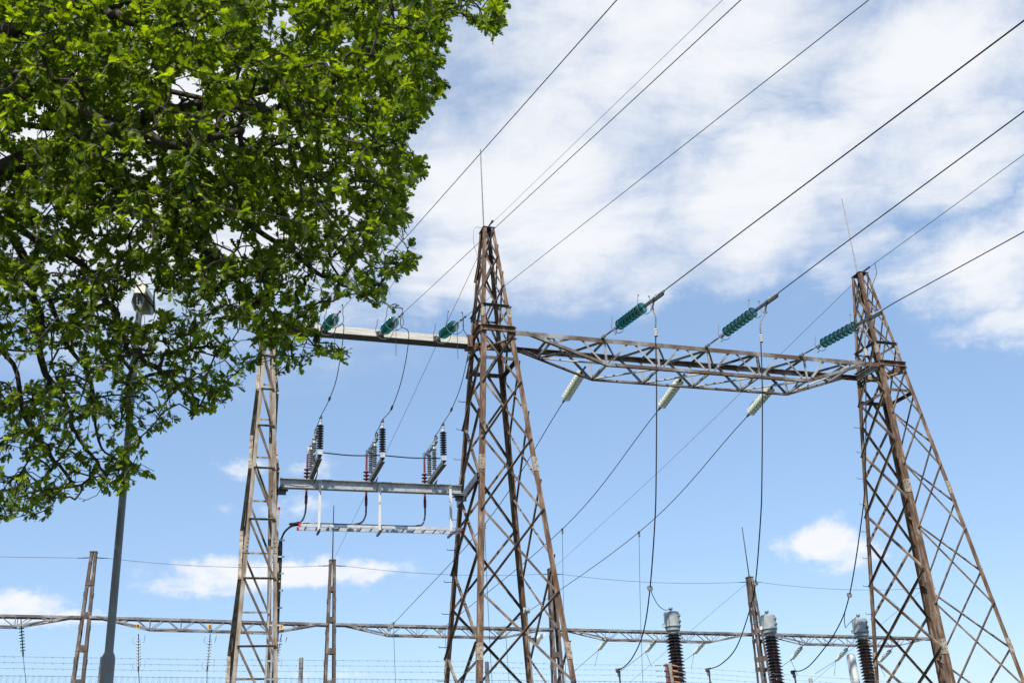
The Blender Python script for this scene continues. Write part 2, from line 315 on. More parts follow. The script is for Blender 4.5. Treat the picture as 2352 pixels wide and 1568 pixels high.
# ------------------------------------------------------------------ lattice towers
def bolt(mb, c, ax, r=0.014, h=0.016): mb.lathe([(r, 0), (r, h)], c, ax, 6, False)
def tower(base, name, label, front, side, wz, wv, kn, splices, rod_at, rod_len, steps=True, group='tapering lattice gantry towers'):
    root = thing(name, base, label, 'lattice tower', group); ztop = wz[-1]
    w = lambda z: float(np.interp(z, wz, wv))
    def cn(sx, sy, z): return base+D*sx*w(z)/2+N*sy*kn*w(z)/2+ZV*z
    for sx in (-1, 1):
        for sy in (-1, 1):
            mb = MB()
            for i in range(len(wz)-1):
                fw = 0.118 if i == 0 else 0.088
                mb.angle(cn(sx, sy, wz[i]), cn(sx, sy, wz[i+1]), fw, 0.012, -D*sx, -N*sy)
            mb.box(cn(sx, sy, 0.03)+(-D*sx-N*sy)*0.05, 0.4, 0.4, 0.06)
            mb.build('leg', MT['rust'], root)
            for zs in splices:
                q = MB(); p0, p1 = cn(sx, sy, zs-.17), cn(sx, sy, zs+.17); o1 = (D*sx+N*sy)*0.0125
                q.angle(p0+o1, p1+o1, 0.118 if zs < 11 else .088, 0.010, -D*sx, -N*sy)
                for k in range(4):
                    c = p0+(p1-p0)*(0.14+0.24*k)+o1
                    for dd, nn in ((-D*sx, N*sy), (-N*sy, D*sx)): bolt(q, c+dd*(0.035 if k % 2 else 0.07), nn)
                q.build('splice_plate', MT['splice'], root)
    def brace(a, b2, out, outer, wdt=None, nm='diagonal_brace', m=None):
        wdt = wdt or (.052 if b2[2] < 11.4 else .044)
        dv = nrm(b2-a); dn = nrm(np.cross(out, dv)); dn = dn if dn[2] < 0 else -dn
        a2, b3 = a-dv*0.05, b2+dv*0.05
        mb = MB()
        o = out*0.0025 if outer else -out*0.0145
        mb.angle(a2+o-dn*wdt/2, b3+o-dn*wdt/2, wdt, 0.007, out if outer else -out, dn)
        for c in (a, b2): bolt(mb, c+out*(0.0085 if outer else 0.0), out, 0.016, 0.014)
        mb.build(nm, m or MT['rust_brace'], root)
    inset = 0.06
    def node(sx, sy, z, along): return cn(sx, sy, z)+along*inset
    for sy in (-1, 1):
        for z0, z1 in zip(front[:-1], front[1:]):
            if z1-z0 < 0.3: continue
            out = N*sy
            brace(node(-1, sy, z0, D), node(1, sy, z1, -D), out, True)
            brace(node(-1, sy, z1, D), node(1, sy, z0, -D), out, False)
    for sx in (-1, 1):
        for z0, z1 in zip(side[:-1], side[1:]):
            out = D*sx
            brace(node(sx, -1, z0, N), node(sx, 1, z1, -N), out, False)
            brace(node(sx, -1, z1, N), node(sx, 1, z0, -N), out, True)
    # horizontal members
    zb = 11.45
    for sy in (-1, 1):
        mb = MB(); o = N*sy*0.016
        mb.channel(cn(-1, sy, zb)+o-D*.03, cn(1, sy, zb)+o+D*.03, 0.15, 0.06, 0.009, N*sy, ZV); mb.build('cross_channel', MT['rust'], root)
        mb = MB(); mb.angle(cn(-1, sy, 12.12)+N*sy*.016, cn(1, sy, 12.12)+N*sy*.016, 0.06, 0.007, N*sy, -ZV)
        for k in (.35, .65): bolt(mb, cn(-1, sy, 12.09)*(1-k)+cn(1, sy, 12.09)*k+N*sy*.02, N*sy, .02, .03)
        mb.build('horizontal_strut', MT['rust_brace'], root)
        mb = MB(); mb.angle(cn(-1, sy, 10.72)-N*sy*.03, cn(1, sy, 10.72)-N*sy*.03, 0.08, 0.008, -N*sy, -ZV); mb.build('horizontal_strut', MT['rust_brace'], root)
    for sx in (-1, 1):
        mb = MB(); o = D*sx*0.016
        mb.channel(cn(sx, -1, zb)+o, cn(sx, 1, zb)+o, 0.17, 0.07, 0.009, D*sx, ZV); mb.build('cross_channel', MT['rust'], root)
        mb = MB(); mb.angle(cn(sx, -1, 10.66)-D*sx*.03, cn(sx, 1, 10.66)-D*sx*.03, 0.08, 0.008, -D*sx, -ZV); mb.build('horizontal_strut', MT['rust_brace'], root)
        mb = MB(); mb.angle(cn(sx, -1, 12.12)+o, cn(sx, 1, 12.12)+o, 0.06, 0.007, D*sx, -ZV); mb.build('horizontal_strut', MT['rust_brace'], root)
    for k, (a, c) in enumerate((((-1, -1), (1, 1)), ((1, -1), (-1, 1)))):
        mb = MB(); z = 11.31-0.09*k; mb.angle(cn(*a, z), cn(*c, z), 0.07, 0.008, ZV, frame_of(cn(*c, z)-cn(*a, z))[0]); mb.build('plan_brace', MT['rust_brace'], root)
    # top plate, bracket and rod
    mb = MB(); ct = base+ZV*(ztop+0.012); wt = w(ztop)
    mb.box(ct, wt+.03, kn*wt+.03, .016, D, N, ZV); mb.box(ct-ZV*.11, wt*.8, .02, .2, D, N, ZV); mb.box(ct+ZV*.045, .16, .10, .07, D, N, ZV)
    mb.build('top_plate', MT['dark'], root)
    mb = MB(); r0 = base+D*rod_at[0]+N*rod_at[1]+ZV*(ztop+.02)
    mb.tube([r0, r0+ZV*rod_len*.35, r0+ZV*rod_len], [.019, .017, .014], 8); mb.build('lightning_rod', MT['rod'], root)
    if steps:
        for k in range(26):
            z = 10.0-0.70*k
            if z < 0.6: break
            p = cn(-1, 1, z)+D*0.0+N*-.05*(k % 2); mb = MB(); e = p-D*0.17
            mb.tube([p, p-D*.12, e, e+ZV*.035-D*.01], .0085, 5); mb.build('step_bolt', MT['rust'], root)
    return root, cn
FRONT = [0.35, 1.6, 3.40, 5.18, 6.98, 8.62, 10.05, 11.27, 11.47, 12.69, 13.55, 14.28]
SIDE = [0.9, 2.3, 4.15, 5.95, 7.65, 9.3, 10.6, 12.05, 13.1, 13.9]
WZ, WV = [0, 11.448, 14.421], [2.61, 0.783, 0.284]
TOW, cnM = tower(M0, 'lattice_tower', 'rusty lattice tower standing between the truss beam and the switch bay, rod on its top', FRONT, SIDE, WZ, WV, 1.32,
                 [8.05, 11.95, 4.0], (-.08, 0.0), 2.45)
FRONT_R = [0.3, 1.3, 3.05, 5.0, 6.86, 8.56, 10.0, 11.27, 11.47, 12.62, 13.5, 14.28]
SIDE_R = [0.5, 2.0, 3.95, 5.8, 7.57, 9.2, 10.6, 12.0, 13.05, 13.9]
MR = M0+D*11.186
TOWR, cnR = tower(MR, 'lattice_tower', 'rusty lattice tower at the far right end of the long truss beam', FRONT_R, SIDE_R, WZ, WV, 1.32, [7.95, 11.95, 4.0], (-.06, 0.0), 2.55)

# narrow tower at the left end of the switch bay
ML = M0-D*5.257
def narrow_tower():
    b0 = ML; root = thing('narrow_lattice_tower', b0, 'narrow pale lattice column rising into the oak leaves, left of the switch bay', 'lattice tower')
    wz, wv = [0, 11.3], [1.13, 0.21]
    w = lambda z: float(np.interp(z, wz, wv))
    def cn(sx, sy, z): return b0+D*(sx*w(z)/2+.075-.005*z)+N*sy*1.8*w(z)/2+ZV*z
    for sx in (-1, 1):
        for sy in (-1, 1):
            mb = MB(); mb.angle(cn(sx, sy, 0), cn(sx, sy, 11.3), .078, .012, -D*sx, -N*sy); mb.build('leg', MT['rust_pale'], root)
            for zs in (6.2, 2.9):
                q = MB(); o1 = (D*sx+N*sy)*.0125; p0, p1 = cn(sx, sy, zs-.18)+o1, cn(sx, sy, zs+.18)+o1; q.angle(p0, p1, .085, .01, -D*sx, -N*sy)
                for k in range(4):
                    for dd, nn in ((-D*sx, N*sy), (-N*sy, D*sx)): bolt(q, p0+(p1-p0)*(.15+.23*k)+dd*.06, nn)
                q.build('splice_plate', MT['rust_pale'], root)
    zs = [1.2, 2.75, 4.2, 5.5, 6.7, 7.8, 8.75, 9.6, 10.4, 11.1]
    for sy in (-1, 1):
        for z0, z1 in zip(zs[:-1], zs[1:]):
            out = N*sy; zz0, zz1 = (z0, z1) if sy < 0 else (z0-.45, z1-.45)
            a, c = cn(-1, sy, zz1)+D*.05, cn(1, sy, zz0)-D*.05; dv = nrm(c-a); dn = nrm(np.cross(out, dv)); mb = MB(); o = out*.003
            mb.angle(a+o-dn*.022, c+o-dn*.022, .045, .006, out, dn); bolt(mb, a+out*.012, out); bolt(mb, c+out*.012, out); mb.build('diagonal_brace', MT['rust_brace'], root)
            mb = MB(); p, q = cn(-1, sy, zz1)+D*.03, cn(1, sy, zz1)-D*.03; mb.angle(p+o*1.2+ZV*.03+out*.006, q+o*1.2+ZV*.03+out*.006, .038, .006, out, -ZV); mb.build('horizontal_strut', MT['rust_pale'], root)
    for sx in (-1, 1):
        for k, (z0, z1) in enumerate(zip(zs[:-1], zs[1:])):
            out = D*sx; mid = (z0+z1)/2
            sgn = 1 if k % 2 else -1
            a, c = cn(sx, -sgn, z0)+N*sgn*.05, cn(sx, sgn, z1)-N*sgn*.05; dv = nrm(c-a); dn = nrm(np.cross(out, dv)); mb = MB(); o = out*.003
            mb.angle(a-dv*.04+o-dn*.035, c+dv*.04+o-dn*.035, .07, .007, out, dn); mb.build('diagonal_brace', MT['rust_pale'], root)
    return root, cn
TOWL, cnL = narrow_tower()

# ------------------------------------------------------------------ truss beams
def truss(name, label, A, Bp, nvec, width, height, npan, first, cw, ww, m, mw, group=None, detail=True, zt=0.06):
    dv = nrm(Bp-A); L = np.linalg.norm(Bp-A); root = thing(name, A, label, 'truss beam', group)
    f, r = -nvec*width/2, nvec*width/2
    pan = (L-2*first)/npan
    T = [first+pan*k for k in range(npan+1)]
    def pt(t, side, low): return A+dv*t+(f if side < 0 else r)-ZV*(height if low else 0)
    lace = MB()
    def seg(a, c, out, w_=ww, nm='diagonal', inn=0.0):
        q = nrm(c-a); dn = nrm(np.cross(out, q)); dn = dn if dn[2] <= 0 else -dn
        mb = MB() if detail else lace
        if detail: mb.angle(a+out*inn-dn*w_/2, c+out*inn-dn*w_/2, w_, max(.005, w_*.11), -out, dn); mb.build(nm, mw, root)
        else: mb.bar(a, c, w_*.55, w_*.55)
    for side in (-1, 1):
        o = nrm(f if side < 0 else r)
        mb = MB(); mb.angle(pt(0, side, 0), pt(L, side, 0), cw, cw*.1, -o, -ZV); mb.build('top_chord', m, root)
        mb = MB()
        tp = [(.28, 0), (T[0]+pan*1.0, 1), (T[-1]-pan*1.0, 1), (L-.28, 0)]
        for (t0, l0), (t1, l1) in zip(tp[:-1], tp[1:]):
            a, c = pt(t0, side, l0)-(0 if l0 else 1)*ZV*zt, pt(t1, side, l1)-(0 if l1 else 1)*ZV*zt; mb.angle(a, c, cw*.66, cw*.08, -o, ZV)
        mb.build('bottom_chord', m, root)
        def low(t):
            a0, a1 = .28, T[1]
            if t < a1: k = (t-a0)/(a1-a0)
            elif t > T[-2]: k = (L-.28-t)/(L-.28-T[-2])
            else: k = 1
            return A+dv*t+(f if side < 0 else r)-ZV*(zt+(height-zt)*max(0, k))
        off = -o*cw*.12
        for k, t in enumerate(T):
            seg(pt(t, side, 0)+off-ZV*.02, low(t)+off+ZV*.02, o, ww*.85, 'post')
        for k in range(npan):
            tm = (T[k]+T[k+1])/2; top = pt(tm, side, 0)+off*1.9-ZV*.03
            for tt, s in ((T[k], 1), (T[k+1], -1)): seg(top+dv*s*-.05, low(tt)+dv*s*.05+off*1.9+ZV*.03, o)
        for tt, te in ((T[0], .1), (T[-1], L-.1)):
            tm = (tt+te)/2; seg(pt(tm, side, 0)+off*1.9-ZV*.03, low(tt)+off*1.9+ZV*.03, o)
    def lowp_(t, side):
        a0, a1 = .28, T[1]; k = (t-a0)/(a1-a0) if t < a1 else ((L-.28-t)/(L-.28-T[-2]) if t > T[-2] else 1)
        return A+dv*t+(f if side < 0 else r)*.97-ZV*(zt+(height-zt)*max(0, k)-.03)
    for lowp in (0, 1):
        o = ZV if not lowp else -ZV
        for k, t in enumerate(T):
            p, q = (lowp_(t, -1), lowp_(t, 1)) if lowp else (A+dv*t+f-ZV*.02, A+dv*t+r-ZV*.02)
            if detail: seg(p, q, o, ww, 'cross_strut')
            else: lace.bar(p, q, ww*.6, ww*.6)
        for k in range(npan):
            if lowp == 0:
                tm = (T[k]+T[k+1])/2; h = -ZV*.035
                seg(A+dv*T[k]+f+h, A+dv*tm+r+h, o, ww*1.05, 'plan_brace'); seg(A+dv*T[k+1]+f+h, A+dv*tm+r+h, o, ww*1.05, 'plan_brace')
            else:
                if detail or k % 2: seg(lowp_(T[k], 1), lowp_(T[k+1], -1), o, ww, 'plan_brace')
    if detail:
        for te in (.0, L):
            mb = MB(); s = 1 if te == 0 else -1
            mb.channel(A+dv*te+f*.86-ZV*.09, A+dv*te+r*.86-ZV*.09, .16, .06, .009, dv*s, ZV); mb.build('end_channel', mw, root)
        for t in T:
            for side in (-1, 1):
                o = nrm(f if side < 0 else r); mb = MB(); c = pt(t, side, 0)+o*.004-ZV*.10; mb.box(c+ZV*.02, .11, .006, .09, dv, o, ZV); mb.build('gusset_plate', m, root)
    else: lace.build('lacing', mw, root)
    return root
truss('truss_beam', 'long rusting lattice girder spanning the two big towers, insulator strings fixed along it', M0+D*0.44+ZV*11.45, M0+D*10.74+ZV*11.45, N, 1.03, 0.72, 6, 0.9, .115, .050, MT['truss'], MT['truss_web'])

# ------------------------------------------------------------------ box beam and switch bay beam
root = thing('box_beam', M0-D*4.9+ZV*11.2, 'pale solid steel beam running from the middle tower into the oak leaves', 'beam')
mb = MB(); q0, q1 = M0-D*5.32-N*.12+ZV*11.20, M0-D*.575-N*.12+ZV*11.20; mb.extrude([(-.135, -.088), (-.125, -.088), (-.125, .076), (.125, .076), (.125, -.088), (.135, -.088), (.135, .088), (-.135, .088)], q0, q1, N, ZV); mb.build('beam_body', MT['beam_pale'], root)
mb = MB(); mb.box(M0-D*2.95-N*.12+ZV*11.104, 4.74, .30, .012, D, N, ZV); mb.build('underside_shade', MT['dark'], root)  # dark plate added to paint the beam's unlit underside black
for k, px in enumerate((744, 873, 1003)):
    P = onG(px, 763, -.26); tt = (P-M0) @ D; mb = MB(); c = M0+D*tt-N*.262+ZV*11.17
    mb.box(c, .17, .014, .15, D, N, ZV)
    for sx in (-1, 1):
        mb.box(c+D*sx*.035-N*.055, .016, .10, .11, D, N, ZV)
        for sz in (-1, 1): bolt(mb, c+D*sx*.065+ZV*sz*.05-N*.007, -N, .014, .02)
    mb.tube([c-D*.05-N*.075, c+D*.05-N*.075], .014, 6); mb.build('insulator_bracket', MT['dark'], root)
mb = MB(); mb.box(M0-D*.62-N*.12+ZV*11.2, .12, .32, .30, D, N, ZV); mb.angle(M0-D*.5-N*.5+ZV*11.06, M0-D*.5+N*.5+ZV*11.06, .1, .01, D, -ZV); mb.build('end_bracket', MT['rust'], root)

HZ = 7.60
root = thing('bay_beam', M0-D*4.9+ZV*HZ, 'grey galvanised steel I beam carrying the three surge arresters', 'beam')
mb = MB(); mb.hbeam(M0-D*4.86-N*.1+ZV*HZ, M0-D*.90-N*.1+ZV*HZ, .20, .15, .012, N, ZV); mb.build('beam_body', MT['galv'], root)
for s, t in ((1, -4.83), (-1, -.93)):
    mb = MB(); c = M0+D*t-N*.1+ZV*(HZ-.14); mb.box(c, .30, .22, .012, D, N, ZV); mb.box(c-D*s*.02-ZV*.06, .26, .012, .10, D, N, ZV)
    mb.angle(c-N*.18-ZV*.03-D*s*.05, c+N*.18-ZV*.03-D*s*.05, .09, .01, -D*s, -ZV); mb.build('end_bracket', MT['galv_dark'], root)
mb = MB(); a = M0-D*.78-N*.95+ZV*(HZ+.08); c = M0-D*.78+N*.75+ZV*(HZ-.08)
mb.channel(a, c, .17, .07, .009, D, ZV); mb.build('mounting_channel', MT['galv_dark'], root)
mb = MB(); mb.channel(M0-D*4.93-N*.45+ZV*(HZ-.1), M0-D*4.93+N*.45+ZV*(HZ-.1), .12, .05, .008, -D, ZV); mb.build('mounting_channel', MT['galv_dark'], root)

# ------------------------------------------------------------------ phase assemblies of the switch bay
def sheds(n, pitch, rc, rs, z0, drop=.35, alt=None):
    pr = [(rc, z0)]
    for k in range(n):
        z = z0+pitch*(k+.5); r = rs if (alt is None or k % 2 == 0) else alt
        pr += [(rc, z-pitch*.30), (r*.94, z-pitch*drop*.5), (r, z-pitch*drop*.5+pitch*.07), (r*.97, z-pitch*drop*.5+pitch*.14), (rc*1.15, z+pitch*.18), (rc, z+pitch*.26)]
    pr.append((rc, z0+n*pitch)); return pr
def phase(t, tag_a, tag_b):
    J = M0+D*t-N*.1+ZV*(HZ+.11)
    # arm toward the road
    a = thing('support_arm', J, 'grey steel channel arm jutting out from the I beam under the %s surge arrester' % tag_b, 'bracket arm', 'arms on the bay beam')
    mb = MB(); mb.channel(J+ZV*.055-D*.045+N*.12, J+ZV*.105-D*.045-N*1.30, .10, .09, .008, D, ZV); mb.build('channel', MT['galv_dark'], a)
    mb = MB(); mb.add([J-N*.11+D*.06-ZV*.0, J-N*.11+D*.066, J-N*.105+D*.06-ZV*.28, J-N*.42+D*.06+ZV*.0, J-N*.42+D*.066], [[0, 3, 2], [0, 2, 1], [1, 2, 4], [3, 4, 2], [0, 1, 4, 3]]); mb.build('gusset', MT['galv'], a)
    # black arrester
    b0 = J-N*1.22+ZV*.165
    ar = thing('surge_arrester', b0, 'black ribbed surge arrester, %s, upright on the tip of its grey arm' % tag_a, 'surge arrester', 'black surge arresters in the switch bay')
    mb = MB(); mb.box(b0+ZV*.05, .095, .095, .10, D, N, ZV); mb.box(b0+ZV*.108, .075, .075, .016, D, N, ZV); mb.build('base_block', MT['alu'], ar)
    mb = MB(); mb.lathe(sheds(10, .053, .031, .074, .116), b0, ZV, 22); mb.build('ribbed_housing', MT['black'], ar)
    mb = MB(); mb.lathe([(.034, .646), (.034, .685), (.02, .69), (.02, .72), (.034, .724), (.034, .738), (.014, .742), (.014, .775)], b0, ZV, 12); mb.build('top_cap', MT['alu'], ar)
    mb = MB(); mb.box(b0+ZV*.79, .045, .04, .035, D, N, ZV); mb.box(b0+ZV*.825+D*.008, .036, .05, .03, D, N, ZV)
    for s in (-1, 1): bolt(mb, b0+ZV*.79+D*s*.022, D*s, .011, .016)
    mb.build('terminal', MT['dark'], ar)
    # two grey post insulators and the bar they carry
    for k, s in enumerate((.52, .06)):
        p0 = J-N*s+ZV*.135-D*.03
        pi = thing('post_insulator', p0, '%s grey ribbed post insulator under the slanting bar, %s' % (('front', 'rear')[k], tag_a), 'insulator', 'grey post insulators in the switch bay')
        mb = MB(); mb.lathe([(.036, 0), (.036, .025), (.02, .03), (.02, .045)], p0, ZV, 12); mb.build('foot', MT['galv'], pi)
        mb = MB(); mb.lathe(sheds(11, .043, .031, .057, .045, .5, .050), p0, ZV, 20); mb.build('ribbed_body', MT['greyshed'], pi)
        mb = MB(); mb.lathe([(.032, .518), (.025, .55), (.025, .59), (.055, .595), (.055, .61)], p0, ZV, 14); mb.build('cap', MT['galv'], pi)
    q0 = J-D*.03+ZV*.785
    br = thing('bus_bar', q0, 'grey aluminium bar resting on two grey insulators, %s' % tag_a, 'bus bar', 'slanting bars in the switch bay')
    mb = MB(); mb.channel(q0-N*.70+ZV*.03, q0+N*.28, .095, .06, .007, D, ZV); mb.build('bar', MT['galv'], br)
    mb = MB(); mb.box(q0-N*.64+ZV*.055, .04, .04, .05, D, N, ZV); mb.box(q0-N*.64+ZV*.10+D*.015, .055, .04, .05, D, N, ZV); mb.build('clamp', MT['dark'], br)
    # red termination
    r0 = J+N*.24-D*.07-ZV*.47
    rt = thing('cable_termination', r0, 'dark red ribbed cable termination beside the I beam, %s' % tag_a, 'cable termination', 'red cable terminations')
    mb = MB(); mb.lathe([(.028, 0), (.031, .03), (.033, .17), (.026, .19), (.023, .34), (.022, .48)]+sheds(4, .078, .024, .074, .49)+[(.024, .82), (.022, 1.10), (.019, 1.12)], r0, ZV, 16); mb.build('red_body', MT['red'], rt)
    mb = MB(); mb.lathe([(.017, 1.12), (.017, 1.24)], r0, ZV, 10); mb.box(r0+ZV*1.21+D*.01, .04, .05, .11, D, N, ZV)
    for s in (0, 1): bolt(mb, r0+ZV*(1.18+.06*s)-D*.015, -D, .010, .03)
    mb.build('lug', MT['alu'], rt)
    return J, b0, q0, r0
PH = [phase(-4.20, 'nearest the narrow column', 'leftmost'), phase(-2.91, 'middle of the three', 'middle'), phase(-1.60, 'nearest the rusty tower', 'rightmost')]
pb = [p[1]+ZV*.05 for p in PH]
wire('earth_lead', spline([pb[0]+D*.07, (pb[0]+pb[1])/2-ZV*.03, pb[1]-D*.07], 6)+spline([pb[1]+D*.07, (pb[1]+pb[2])/2-ZV*.02, pb[2]-D*.07], 6), .013, MT['cable'], 'black earth lead linking the feet of the three surge arresters', 'cable')
J0 = PH[0][0]
wire('earth_lead', [PH[0][1]+ZV*.05-D*.07, PH[0][1]-D*.13-ZV*.05, PH[0][1]-D*.03-ZV*.22+N*.1, J0-N*.3-ZV*.02+D*.07, J0-N*.14-ZV*.16, J0-D*.25-N*.13-ZV*.2, J0-D*.62-N*.12-ZV*.18, J0-D*.72-N*.12-ZV*.45, J0-D*.72-N*.12-ZV*.9],
     .011, MT['cable'], 'thin black earth lead drooping from the leftmost arrester along the I beam', 'cable', smooth=5)

# ------------------------------------------------------------------ cable tray, hangers and cables
def tray():
    zT = 6.66; t0, t1 = -4.42, -.97
    T0 = M0+D*t0+ZV*zT; root = thing('cable_tray', T0, 'bright ladder cable tray with red end caps hung under the I beam', 'cable tray')
    sl = .00
    for off in (-.34, -.02):
        a, c = M0+D*(t0+.0)+N*off+ZV*(zT), M0+D*(t1-(.0 if off < 0 else .0))+N*off+ZV*(zT+sl)
        mb = MB(); mb.bar(a, c, .03, .060, N, ZV)
        for k in range(15): bolt(mb, a+(c-a)*((k+.5)/15)-N*.015, -N, .010, .006)
        mb.build('side_rail', MT['alu'], root)
        for e, s in ((a, -1), (c, 1)): mb = MB(); mb.box(e+D*s*.018, .04, .04, .066, D, N, ZV); mb.build('end_cap', MT['redcap'], root)
    for k in range(15):
        x = t0+.12+(t1-t0-.24)*k/14; mb = MB(); mb.bar(M0+D*x-N*.325+ZV*(zT-.02), M0+D*x-N*.035+ZV*(zT-.02), .03, .02, D, ZV); mb.build('rung', MT['galv'], root)
    for t in (-4.05, -2.78, -1.22):
        hg = MB(); p = M0+D*t-N*.22+ZV*(HZ-.1); q = M0+D*t-N*.395+ZV*(zT-.10)
        p = M0+D*t-N*.395+ZV*(HZ-.02)
        hg.channel(p, q, .052, .03, .004, N, D)
        for k in range(22): c = p+(q-p)*(k+.5)/22-N*.0015; hs_ = .010; hg.bar(c-ZV*.0+D*.004-N*.0, c-D*.004-N*.0, .003, .012, N, ZV)
        hg.box(p+N*.10+ZV*.0, .06, .25, .012, D, N, ZV)
        hg.build('hanger', MT['white'], root)
        ft = MB(); ft.channel(q-N*.03, q+N*.40, .045, .04, .005, D, ZV); ft.build('hanger_foot', MT['galv_dark'], root)
tray()
g = 'power cables drooping to the tray'
for i, (p, nm, ex) in enumerate(zip(PH, ('leftmost', 'middle', 'rightmost'), (-.62, -.80, -.70))):
    r0 = p[3]; z0 = 6.72
    yo = -N*(.12+.06*i); tl = (r0-M0) @ D
    pts = [r0+ZV*.02, r0-ZV*.10, r0-ZV*.24-D*.02-N*.04, r0-ZV*.40-D*(.09+.03*(i == 1))-N*.12, M0+D*(tl-.26-.09*(i == 1))+yo+ZV*(z0+.02)]
    if i: pts += [M0+D*(tl-.6)+yo+ZV*z0]
    tail = [M0-D*4.60-N*(.14+.03*i)+ZV*(z0-.05), M0-D*4.76-N*(.14)+ZV*(z0-.26), M0-D*(4.83-.035*i)-N*.12+ZV*(z0-.75), M0-D*(4.83-.035*i)-N*.12+ZV*3.5, M0-D*(4.83-.035*i)-N*.12+ZV*.3]
    mid = [M0-D*4.42+yo+ZV*z0]
    wire('power_cable', pts+mid+tail, .020, MT['cable_grey'], '%s cable curving from a red termination into the tray and down the narrow column' % nm, 'cable', g, 8, 6)
vl = thing('cable_riser', M0-D*4.86+ZV*.3, 'upright cable ladder strapped to the right side of the narrow column', 'cable ladder')
for k, (dx, top) in enumerate(((0.0, 7.02), (-.10, 6.75))):
    mb = MB(); mb.bar(M0-D*(4.86-dx*1)-N*.17+ZV*.3, M0-D*(4.86-dx*1)-N*.17+ZV*top, .035, .05, D, N); mb.build('side_rail', MT['galv'], vl)
    mb = MB(); mb.box(M0-D*(4.86-dx)-N*.17+ZV*(top+.02), .05, .06, .05, D, N, ZV); mb.build('end_cap', MT['redcap'], vl)
for k in range(18):
    mb = MB(); mb.bar(M0-D*4.97-N*.17+ZV*(.6+.34*k), M0-D*4.70-N*.17+ZV*(.6+.34*k), .02, .03, N, ZV); mb.build('cleat', MT['alu'], vl)

# ------------------------------------------------------------------ insulator strings (own frame: z along the string, y upward)
def disc_mesh(r, pitch):
    d = MB(); q = r
    d.lathe([(.25*q, -.05*q), (.60*q, -.02*q), (.90*q, .10*q), (.99*q, .20*q), (1.0*q, .25*q), (.97*q, .27*q), (.93*q, .22*q), (.80*q, .12*q), (.78*q, .24*q), (.75*q, .24*q), (.72*q, .09*q),
             (.58*q, .07*q), (.55*q, .22*q), (.52*q, .22*q), (.48*q, .05*q), (.25*q, .03*q)], (0, 0, 0), ZV, 28)
    c = MB(); c.lathe([(.14*q, -.42*q), (.30*q, -.38*q), (.33*q, -.05*q), (.30*q, .04*q), (.10*q, .06*q), (.10*q, pitch-.40*q)], (0, 0, 0), ZV, 12)
    return d, c
def horn(mb, z, R, tip, balls, flare=0.0, wr=.0085):
    pts = []
    for k in range(15):
        an = rad(150+240*k/14); pts.append(np.array([R*math.cos(an), R*math.sin(an), z+flare*math.sin(math.pi*k/14)]))
    l = [pts[0]+np.array([.02, tip, 0]), pts[0]+np.array([.0, tip*.55, 0])]; r_ = [pts[-1]+np.array([-.0, tip*.55, 0]), pts[-1]+np.array([-.02, tip, 0])]
    mb.tube(spline(l+pts+r_, 3), wr, 6)
    if balls:
        for p in (l[0], r_[1]): mb.ball(p, .021)
